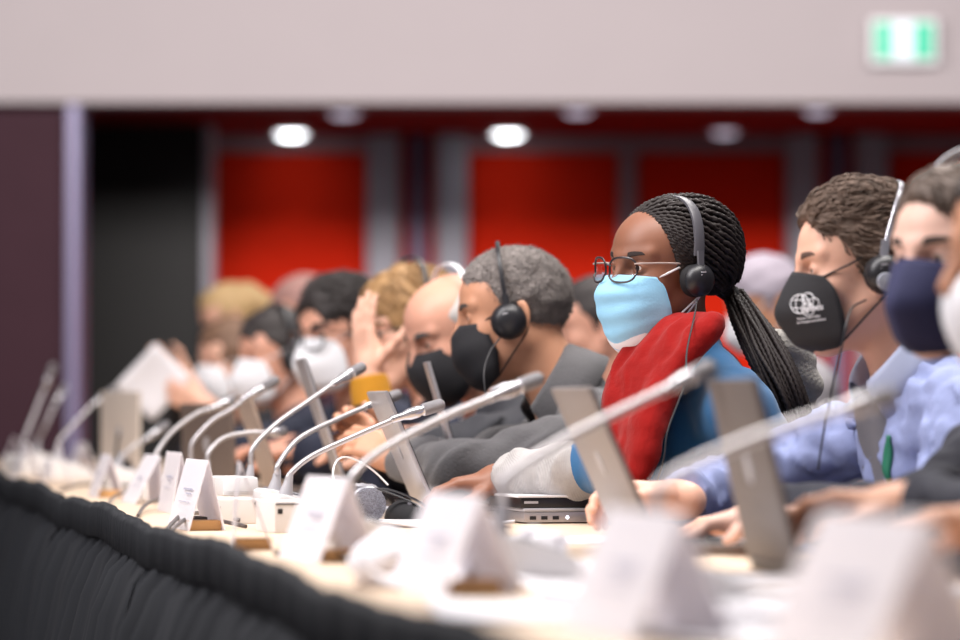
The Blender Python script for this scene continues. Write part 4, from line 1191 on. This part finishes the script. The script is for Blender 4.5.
hair(Qm, mat('pinkish_grey_hair', rgb(170, 128, 120), .7, noise=(40, .2)), short_hair(t=.012, top=.01), step=.0045)
mask(Qm, M_mwhite, M_white_strap, KN_C, KN_S, None)
# ------------------------------------------------------------------ gooseneck microphones
M_unit = mat('white_unit_plastic', rgb(226, 223, 222), .45)
M_unit2 = mat('grey_unit_panel', rgb(168, 166, 170), .4)
M_stem = mat('satin_gooseneck', rgb(190, 186, 188), .32, metal=.55)
M_head = mat('microphone_silver', rgb(196, 194, 198), .26, metal=.75)
M_grille = mat('microphone_grille', rgb(138, 135, 138), .45, metal=.6, bump=(900, .5))
def yaw_frame(deg):
    """upright frame turned deg from the table's own directions"""
    return TR @ Rz(deg * D2R)
def microphone(label, stem, head, base_yaw=0, base=True, thick=.0046):
    """stem: (px,py,Y) points from the base up; head: end point"""
    W = [pix(*p) for p in stem]; e = pix(*head)
    R = yaw_frame(base_yaw)
    foot = V3(W[1][0], W[1][1], TZ) + R @ V3(.020, 0, 0)
    o = empty('gooseneck_microphone', foot, label, 'microphone', R, 'gooseneck microphones on the tables')
    L = lambda p: R.T @ (np.asarray(p) - foot)
    u = MB().prism([(-.055, 0), (.055, 0), (.055, .022), (.038, .034), (-.045, .058), (-.055, .054)], -.058, .058, bev=.006)
    uo = u.build('base_unit', M_unit, o)
    MB().prism([(-.038, .0552), (.034, .0350), (.034, .0378), (-.038, .0578)], -.046, .046, bev=.0008).build('control_panel', M_unit2, uo)
    MB().lathe([(.011, 0), (.011, .003), (.008, .005), (0, .005)], (.012, .026, .045), (.25, 0, 1), 18).build('talk_button', mat('button_grey', rgb(110, 110, 116), .5), uo)
    MB().box((-.0565, -.012, .020), (-.054, .012, .032), .001).build('cable_socket', M_black, uo)
    top = V3(-.028, 0, .052)
    pts = [top, top + (L(W[1]) - top) * .5] + [L(p) for p in W[1:]]
    sp = spline(pts, 46)
    MB().lathe([(.013, -.004), (.012, .006), (.008, .020), (.0062, .034), (.0046, .040)], top, norm(L(W[1]) - top), 18).build('stem_socket', M_unit2, o)
    MB().tube(sp, thick, 12).build('gooseneck', M_stem, o)
    a, c = sp[-1], L(e); ax = norm(c - a); ln = np.linalg.norm(c - a)
    k = ln / .075
    MB().lathe([(.0046, -.012), (.0062, -.010), (.0066, .010 * k), (.0098, .020 * k), (.0100, .034 * k), (.0085, .037 * k), (.0085, .040 * k), (.0102, .042 * k)], a, ax, 20).build('microphone_body', M_head, o)
    MB().lathe([(.0102, .042 * k), (.0106, .046 * k), (.0106, .066 * k), (.0096, .073 * k), (.006, .0765 * k), (0, .0775 * k)], a, ax, 20).build('grille', M_grille, o)
    return o
microphone('sharp gooseneck microphone nearest in focus, its head before the man in the dark grey jacket', [(284, 520, 5.78), (290, 474, 5.80), (312, 456, 5.83), (355, 436, 5.87), (397, 418, 5.90)], (443, 404, 5.93), 8)
microphone('gooseneck microphone whose head shows behind the corner of the silver laptop lid', [(272, 516, 6.12), (279, 463, 6.16), (300, 438, 6.28), (340, 418, 6.44), (368, 406, 6.54)], (399, 394, 6.62), 4)
microphone('gooseneck microphone reaching up to the mustard cuff', [(245, 508, 6.50), (253, 448, 6.53), (276, 424, 6.57), (310, 400, 6.62), (336, 382, 6.66)], (364, 366, 6.70), 0)
microphone('low bent gooseneck microphone in front of the tan laptop lid', [(203, 503, 7.0), (209, 452, 7.02), (224, 438, 7.05), (248, 433, 7.08), (268, 433, 7.1)], (286, 431, 7.12), 6)
microphone('gooseneck microphone with its head against the white mask of the dark-haired woman', [(184, 497, 7.2), (193, 442, 7.24), (212, 421, 7.26), (232, 409, 7.27), (246, 398, 7.28)], (278, 379, 7.3), -5)
microphone('gooseneck microphone with its head level with the top edge of the brown laptop', [(150, 492, 7.6), (156, 454, 7.62), (172, 432, 7.66), (196, 414, 7.7), (212, 408, 7.72)], (240, 398, 7.76), 5)
microphone('short blurred gooseneck microphone left of the brown laptop', [(112, 488, 8.6), (120, 460, 8.62), (132, 448, 8.65), (144, 440, 8.7)], (168, 424, 8.75), 0)
microphone('far blurred gooseneck microphone standing tallest against the maroon wall', [(22, 474, 10.3), (24, 440, 10.3), (34, 415, 10.35), (44, 390, 10.4)], (54, 364, 10.4), 30)
microphone('far blurred gooseneck microphone with a round pale tip by the lavender post', [(32, 470, 10.9), (38, 440, 10.9), (48, 420, 10.9), (54, 405, 10.95)], (66, 386, 11.0), 20)
microphone('blurred gooseneck microphone slanting up to the beige laptop', [(44, 478, 9.6), (60, 440, 9.6), (76, 422, 9.65), (92, 405, 9.7)], (116, 388, 9.75), 10)
microphone('blurred gooseneck microphone crossing the sleeve of the man in grey', [(345, 556, 4.75), (354, 474, 4.78), (382, 450, 4.84), (440, 419, 4.93), (492, 397, 5.0)], (541, 378, 5.05), 6, thick=.0055)
microphone('blurred gooseneck microphone crossing the red scarf', [(486, 582, 4.05), (506, 478, 4.08), (556, 444, 4.14), (618, 412, 4.22), (664, 390, 4.28)], (712, 366, 4.33), 6, thick=.0058)
microphone('most blurred gooseneck microphone crossing the blue shirt', [(636, 612, 3.48), (662, 484, 3.5), (720, 452, 3.56), (790, 425, 3.62), (836, 411, 3.66)], (893, 395, 3.7), 6, thick=.0060)

# ------------------------------------------------------------------ laptops
M_alu = mat('laptop_aluminium', rgb(176, 172, 174), .34, metal=.6)
M_tan = mat('laptop_tan', rgb(164, 144, 130), .5, metal=.2)
M_brownl = mat('laptop_brown', rgb(112, 98, 90), .5, metal=.2)
M_bez = mat('laptop_bezel', rgb(26, 26, 30), .3)
M_scr = mat('laptop_screen', rgb(60, 66, 80), .2)
M_key = mat('laptop_keys', rgb(38, 38, 42), .6)
def laptop(label, hinge, top, yaw=0, m=M_alu, w=.32, d=.22, lid=None, base_d=.2):
    """hinge / top: pixels of the near lower and near upper corner of the lid, at one depth"""
    H = on_plane(hinge[0], hinge[1], TZ) if len(hinge) == 2 else pix(*hinge)
    H[2] = TZ
    T = pix(top[0], top[1], H[1]); v = T - H
    ang = math.atan2(-(v.dot(TN)), v[2]); h = math.hypot(v.dot(TN), v[2])
    R = yaw_frame(yaw)
    o = empty('laptop', H, label, 'laptop', R, 'laptops on the tables')
    bo = MB().box((0, 0, .0), (base_d, w, .015), .004).build('base', m, o)
    kb = MB()
    for r in range(5):
        for c in range(13):
            kb.box((.03 + r * .019, .022 + c * .0215, .0145), (.046 + r * .019, .0405 + c * .0215, .0168))
    kb.build('keyboard', M_key, bo, smooth=False)
    MB().box((base_d * .68, w * .33, .0145), (base_d * .95, w * .67, .0156), .0005).build('touchpad', M_unit2, bo)
    Rl = Ry(-ang)
    MB().box((-.004, 0, .0), (.003, w, h), .003, M=Rl, T=V3(0, 0, .012)).build('lid', m, o)
    MB().box((.0028, .004, .004), (.0046, w - .004, h - .004), .0008, M=Rl, T=V3(0, 0, .012)).build('bezel', M_bez, o)
    MB().box((.0044, .014, .020), (.0050, w - .014, h - .014), M=Rl, T=V3(0, 0, .012)).build('screen', M_scr, o, smooth=False)
    MB().tube([(0, .03, .013), (0, w - .03, .013)], .007, 12).build('hinge', M_bez, o)
    MB().lathe([(.018, 0), (.018, .0012), (0, .0012)], Rl @ V3(-.004, w * .5, h * .52) + V3(0, 0, .012), Rl @ V3(-1, 0, 0), 20).build('lid_emblem', M_unit2, o)
    return o
laptop('thin dark laptop lid standing in front of the man with glasses', (353, 509), (303, 364), -5, M_alu, w=.30)
laptop('silver laptop lid tilted in front of the folded hands, sharp', (438, 521), (385, 398), -2, M_alu, w=.26, base_d=.14)
laptop('narrow silver laptop lid between the man in grey and the nearer microphone head', (471, 514), (428, 368), -7, M_alu, w=.14, base_d=.08)
laptop('blurred grey laptop lid before the red scarf', (660, 556), (588, 396), -3, mat('laptop_warm_grey', rgb(140, 132, 130), .45, metal=.4), base_d=.18)
laptop('blurred tan laptop lid before the teal jumper', (800, 582), (754, 388), -5, mat('laptop_dark_tan', rgb(98, 88, 83), .5, metal=.2), base_d=.18)
laptop('tan laptop lid beside the low bent microphone', (284, 503), (250, 401), -1, M_tan, w=.3)
laptop('wide brown laptop lid in front of the woman holding paper', (236, 496), (232, 409), 12, M_brownl, w=.36)
laptop('beige blurred laptop lid at the far end beside the lavender post', (140, 484), (140, 396), 14, mat('laptop_beige', rgb(206, 194, 182), .5), w=.3)
# closed devices in front of the woman
p = on_plane(524, 524, TZ); R = yaw_frame(4)
o = empty('closed_laptop', p, 'closed silver laptop with ports, under a black tablet, before the red scarf', 'laptop', R, 'laptops on the tables')
bo = MB().box((0, 0, .002), (.17, .22, .020), .004).build('base', M_alu, o)
for k, x in enumerate((.010, .030, .050)):
    MB().box((x, -.0008, .007), (x + .011, .001, .013)).build('port', M_bez, bo, smooth=False)
MB().lathe([(0, 0), (.003, 0), (.0025, .0012), (0, .0015)], (.076, -.0002, .0105), (0, -1, 0), 12).build('status_light', mat('status_led', (1, 1, 1, 1), emit=((.8, .85, 1, 1), 2)), bo)
MB().box((0, 0, .020), (.17, .22, .026), .003).build('lid', M_unit2, o)
o = empty('tablet', p + V3(0, 0, .026) + R @ V3(-.004, .006, 0), 'black tablet in a white edged case on top of the closed laptop', 'tablet', R)
MB().box((0, 0, 0), (.165, .21, .018), .004).build('case', M_bez, o)
MB().box((-.006, -.002, .018), (.163, .208, .022), .0015).build('cover', mat('white_cover', rgb(225, 223, 226), .5), o)
MB().box((.006, -.002, .008), (.03, .001, .012)).build('slot', M_unit2, o, smooth=False)

# ------------------------------------------------------------------ folded name cards
M_card = mat('white_card', rgb(248, 245, 248), .75, thin=.32)
M_ink = mat('blue_grey_ink', rgb(176, 176, 194), .8)
M_block = mat('wood_block', rgb(206, 160, 106), .55, noise=(18, .2))
def tent(label, px, py, yaw=0, w=.20, h=.105, sp=.036, lean=0.0, block=False, Y=None, print_=True, zoff=0):
    p = on_plane(px, py, TZ) if Y is None else pix(px, py, Y); p[2] = TZ + zoff + .0004
    R = yaw_frame(yaw)
    o = empty('name_card', p, label, 'name card', R, 'folded white name cards')
    t = .0012
    prof = [(-sp, 0), (-sp + t * 1.6, 0), (lean, h - t * 2.6), (sp - t * 1.6, 0), (sp, 0), (lean + t * .4, h), (lean - t * .4, h)]
    bm = MB()
    n = 9; V = []; F = []
    for k in range(n):
        y = -w / 2 + w * k / (n - 1); b = .003 * math.sin(k * 1.1)
        for (x, z) in prof: V.append((x + b * math.sin(math.pi * z / h), y, z))
    m_ = len(prof)
    for k in range(n - 1):
        for a in range(m_): F.append((k * m_ + a, k * m_ + (a + 1) % m_, (k + 1) * m_ + (a + 1) % m_, (k + 1) * m_ + a))
    F.append((0, 1, 2, 6)); F.append((2, 3, 4, 5)); F.append((2, 5, 6))
    q = (n - 1) * m_; F.append((q, q + 6, q + 2, q + 1)); F.append((q + 2, q + 5, q + 4, q + 3)); F.append((q + 2, q + 6, q + 5))
    bm.add(V, F).build('card', M_card, o, smooth=False)
    if print_:
        for sgn in (-1, 1):                                              # printed emblem and name lines on both faces
            pr = MB(); d = norm(V3(lean - sgn * sp, 0, h)); nn = norm(V3(sgn * h, 0, sp))
            for (a, b, y0, y1) in ((.58, .605, -.05, .03), (.52, .535, -.05, .0), (.40, .41, -.05, .045)):
                c = [V3(sgn * sp, y0, 0) + d * a * h, V3(sgn * sp, y1, 0) + d * a * h, V3(sgn * sp, y1, 0) + d * b * h, V3(sgn * sp, y0, 0) + d * b * h]
                pr.add([q_ + nn * .0035 for q_ in c] + [q_ + nn * .0030 for q_ in c], [(0, 1, 2, 3), (7, 6, 5, 4), (0, 4, 5, 1), (1, 5, 6, 2), (2, 6, 7, 3), (3, 7, 4, 0)])
            pr.build('printed_mark', M_ink, o, smooth=False)
    if block:
        MB().box((-.026, -w * .42, 0), (.026, -w * .20, .016), .002).build('wooden_foot', M_block, o)
    return o
tent('folded white name card standing like a letter A before the black adapter', 106, 497, 1, h=.092, sp=.030, block=True)
tent('folded white name card leaning beside the A shaped card', 142, 503, 3, h=.098, sp=.030, lean=.022)
tent('sharp folded white name card with an emblem, second from the skirt ruffle', 176, 512, 2, h=.112, sp=.022, lean=-.004)
tent('sharp folded white name card with a wooden foot beside the cable bundle', 196, 529, 4, h=.112, sp=.030, block=True, lean=.002)
tent('narrow blurred white name card in front of the white junction box', 252, 548, -6, h=.120, sp=.028, lean=-.018, block=True)
tent('blurred white name card before the sharp nearest microphone base', 328, 560, 7, h=.107, sp=.040, block=True)
tent('large blurred white name card below the silver laptop lid', 455, 592, 7, h=.105, sp=.044, block=True)
tent('large blurred white name card below the grey blurred laptop lid', 645, 634, 6, h=.108, sp=.046)
tent('most blurred white name card at the corner below the navy mask', 875, 664, 8, h=.116, sp=.056)
tent('far blurred white name card nearest the maroon wall', 14, 470, -2, h=.10)
tent('far blurred white name card standing below the tall far microphone', 26, 480, 0, h=.10)
tent('far blurred white name card, third from the maroon wall', 58, 485, -3, h=.105)
tent('far blurred white name card, third before the lettered A card', 82, 474, 2, h=.09)

# ------------------------------------------------------------------ junction boxes, adapter, papers, mouse, spare headset, bag
def box_thing(name, label, cat, px, py, size, yaw, m, extra=None, bev=.004, z=0, group=None):
    p = on_plane(px, py, TZ); p[2] = TZ + z
    o = empty(name, p, label, cat, yaw_frame(yaw), group)
    w, d, h = size
    b = MB().box((-w / 2, 0, 0), (w / 2, d, h), bev).build('housing', m, o)
    return o, b
o, b = box_thing('junction_box', 'flat white junction box with two corner screws', 'box', 233, 524, (.098, .14, .042), 12, M_unit, group='white junction boxes')
for x in (-.040, .040):
    MB().lathe([(.003, 0), (.003, .001), (0, .0012)], (x, -.0004, .034), (0, -1, 0), 10).build('screw', M_dkgrey, b)
MB().box((-.032, -.0007, .012), (-.022, .001, .030)).build('switch', M_unit2, b, smooth=False)
o, b = box_thing('receiver_box', 'rounded white receiver box on top of the flat junction box', 'box', 241, 521, (.066, .10, .034), 12, M_unit, bev=.010, z=.0425)
MB().box((-.026, -.0006, .008), (.026, .0006, .0085)).build('seam', M_unit2, b, smooth=False)
o, b = box_thing('junction_box', 'white junction box in front of the sharp microphone base', 'box', 296, 533, (.070, .10, .050), 10, M_unit, group='white junction boxes')
MB().box((-.033, -.0008, .044), (.033, .001, .0465)).build('dark_seam', M_dkgrey, b, smooth=False)
MB().box((-.030, -.0008, .030), (-.022, .001, .038)).build('cable_socket', M_black, b, smooth=False)
o, b = box_thing('power_adapter', 'black boxy power adapter standing behind the A shaped card', 'adapter', 119, 488, (.062, .06, .068), 8, M_black)
MB().tube(spline([(.0, .03, .066), (.002, .03, .10), (.006, .03, .13)], 12), .004, 8).build('lead', M_black, b)
MB().box((-.02, -.0006, .02), (.02, .0004, .045)).build('label_plate', M_dkgrey, b, smooth=False)
M_paper = mat('white_paper', rgb(238, 236, 240), .8, thin=.2)
def paper(label, px, py, yaw, w=.21, d=.297, t=.0015, group='papers on the tables', z=0, curl=.006):
    p = on_plane(px, py, TZ); p[2] = TZ + z + .0008
    R = yaw_frame(yaw); n = 10; V = []; g = random.random() * 6
    for i in range(n):
        for k in range(n):
            x, y = -w / 2 + w * i / (n - 1), d * k / (n - 1)
            V.append(p + R @ V3(x, y, curl * (abs(i / (n - 1) - .5) * 2) ** 4 * (1 + math.sin(g + k * .5)) * .7))
    F = [(i * n + k, (i + 1) * n + k, (i + 1) * n + k + 1, i * n + k + 1) for i in range(n - 1) for k in range(n - 1)]
    o = mesh_obj('paper_sheet', [v - p for v in V], F, M_paper); o.location = Vector(p)
    s = o.modifiers.new('s', 'SOLIDIFY'); s.thickness = t; s.offset = 1
    return tag(o, label, 'paper', group)
paper('white papers lying under the dark hand by the closed laptop', 452, 528, 0, t=.004)
paper('white paper sheet lying before the closed laptop', 560, 545, 10, t=.002)
paper('blurred white paper lying beside the large name card in front', 640, 596, -5, t=.002)
paper('blurred paper stack near the picture bottom between two name cards', 760, 625, 8, t=.012)
paper('white paper behind the folded cards near the A shaped card', 100, 478, 5, t=.002)
paper('blurred white paper curling over the table edge beside the front name card', 420, 590, -8, w=.14, d=.16, t=.006, curl=.03)
paper('white papers lying between the two sharp microphone bases', 330, 518, 12, t=.006, curl=.02)
paper('blurred white paper lying flat below the large front name card', 560, 622, -6, t=.002)
paper('blurred white paper sheet between the red scarf and the front name cards', 590, 572, -14, t=.002)
paper('blurred white papers lying before the hands of the man in blue', 735, 585, 18, t=.004)
paper('blurred white paper sheet at the bottom between the two front name cards', 800, 648, 5, t=.002)
paper('blurred papers lying under the hands at the right edge', 905, 600, 10, t=.003)
# sheet held up by the woman at the far end
c = pix(154, 382, 10.45); R3 = Rz(12 * D2R) @ Ry(43 * D2R)
n = 8; V = []
for i in range(n):
    for k in range(n):
        x, z = -.075 + .15 * i / (n - 1), -.085 + .17 * k / (n - 1)
        V.append(R3 @ V3(x, .012 * math.sin(3 * i / (n - 1)) + .01 * math.cos(2 * k / (n - 1)), z))
F = [(i * n + k, (i + 1) * n + k, (i + 1) * n + k + 1, i * n + k + 1) for i in range(n - 1) for k in range(n - 1)]
o = mesh_obj('paper_sheet', V, F, M_paper); o.location = Vector(c)
s = o.modifiers.new('s', 'SOLIDIFY'); s.thickness = .0012
tag(o, 'white sheet of paper held up by the woman at the far end', 'paper', 'papers on the tables')
# mouse
p = on_plane(404, 521, TZ + .0006); F = Field(*[np.arange(a, b, .003) for a, b in ((-.05, .05), (-.07, .07), (-.006, .05))])
F.add(ell((0, 0, .004), (.031, .052, .032)), .01); F.cut((0, 0, 0), (0, 0, -1)); v, f = F.mesh()
o = empty('computer_mouse', p, 'black rounded computer mouse below the silver laptop lid', 'mouse', yaw_frame(10))
mesh_obj('shell', v, f, M_cush, o); MB().lathe([(.004, -.004), (.006, -.003), (.006, .003), (.004, .004)], (0, -.028, .028), (1, 0, 0), 14).build('scroll_wheel', M_dkgrey, o)
# spare headset lying on the table: ear pads with a perforated grey face and a white cable loop
M_mesh = mat('grey_mesh_pad', rgb(130, 130, 140), .7, metal=.2, bump=(420, .9), noise=(260, .6))
def spare(label, px, py, yaw, loop=None):
    p = on_plane(px, py, TZ); R = yaw_frame(yaw)
    o = empty('spare_headset', p, label, 'headset', R, 'spare headsets lying on the tables')
    for y in (-.004, .075):
        c = MB().lathe([(.026, 0), (.031, .008), (.030, .018), (.020, .024), (0, .025)], (0, y + (.028 if y > 0 else 0), .032), (0, 1 if y > 0 else 1, .05), 24).build('ear_cup', M_silver if y < 0 else M_unit2, o)
        MB().lathe([(0, -.006), (.024, -.006), (.030, -.002), (.029, .003), (.026, .004)], (0, y, .032), (0, 1, .05), 24).build('ear_cushion', M_mesh, c)
    MB().tube(spline([(.005, .01, .060), (.05, .012, .055), (.11, .03, .030), (.125, .055, .012), (.11, .08, .030), (.05, .098, .055), (.005, .10, .060)], 30), 1.0, 8, flat=(.005, .0016, (0, 0, 1))).build('headband', M_black, o)
    if loop:
        MB().tube([R.T @ (q - p) for q in spline([pix(*q) for q in loop], 30)], .0016, 7).build('cable', M_white_strap, o)
spare('spare silver headset with perforated pads and a white cable loop, near the mouse', 368, 524, 8, [(338, 492, 5.75), (333, 476, 5.78), (336, 462, 5.82), (346, 457, 5.86), (362, 463, 5.88), (376, 473, 5.9), (388, 485, 5.9)])
spare('spare headset lying behind the sharp microphone stems', 322, 511, -20)
# clear crumpled bag
p = on_plane(348, 522, TZ + .0026); F = Field(*[np.arange(a, b, .004) for a, b in ((-.08, .08), (-.07, .07), (-.01, .09))])
F.add(ell((0, 0, .022), (.055, .045, .030)), .01); F.wrinkle(.009, 70, 9, n=8, band=.04); F.wrinkle(.004, 160, 10, band=.04); F.cut((0, 0, 0), (0, 0, -1)); v, f = F.mesh()
o = mesh_obj('plastic_bag', v, f, mat('clear_plastic', rgb(236, 238, 246), .12, alpha=.45, spec=.8), smooth=False); o.location = Vector(p + V3(-.0, .16, 0)); tag(o, 'crumpled clear plastic bag behind the spare silver headset', 'bag')
# crumpled white napkins
for k, (px, py, sc, lab) in enumerate(((352, 543, .04, 'crumpled white tissue beside the sharp microphone base'), (400, 572, .05, 'blurred crumpled white tissue in front of the large name card'), (530, 566, .045, 'blurred crumpled white tissue below the closed laptop'))):
    p = on_plane(px, py, TZ + .0006); F = Field(*[np.arange(a, b, .004) for a, b in ((-.09, .09), (-.08, .08), (-.01, .08))])
    F.add(ell((0, 0, .012), (sc, sc * .8, .028)), .01); F.wrinkle(.010, 60, 20 + k, n=8, band=.05); F.cut((0, 0, 0), (0, 0, -1)); v, f = F.mesh()
    o = mesh_obj('paper_tissue', v, f, M_paper); o.location = Vector(p); tag(o, lab, 'tissue', 'crumpled tissues on the tables')
# cables
M_cable = mat('grey_brown_cable', rgb(84, 76, 74), .5)
def cable(label, pts, r=.0034, m=M_cable, g='cables lying on the tables'):
    P = [on_plane(px, py, TZ) + V3(0, 0, z) for px, py, z in pts]
    o = MB().tube([q for q in spline(P, 60)], r, 8).build('cable', m); tag(o, label, 'cable', g)
cable('dark cable arching up from the skirt ruffle behind the sharp name card', [(163, 537, .004), (172, 531, .012), (186, 527, .022), (215, 524, .016), (240, 524, .006)])
cable('second dark cable arching beside the first behind the sharp name card', [(168, 538, .004), (178, 532, .012), (192, 529, .018), (218, 528, .012), (246, 529, .004)])
cable('dark cable curving from the skirt edge below the leaning name card', [(107, 508, .004), (114, 503, .012), (128, 500, .018), (150, 499, .014), (172, 500, .006), (205, 503, .004)])
cable('second dark cable below the leaning name card', [(138, 518, .004), (144, 513, .012), (156, 508, .016), (176, 506, .010), (206, 508, .004)])
cable('dark cable running between the folded cards and the brown laptop', [(60, 492, .004), (80, 489, .010), (110, 489, .010), (150, 490, .006), (190, 493, .004)])
cable('thin dark cable bundle under the flat junction box', [(205, 512, .004), (222, 516, .008), (236, 520, .010), (252, 516, .014), (262, 521, .008), (275, 524, .004)])
cable('blurred dark cable lying across the front of the table', [(275, 556, .004), (320, 560, .01), (370, 566, .006), (430, 566, .004), (500, 564, .004)])
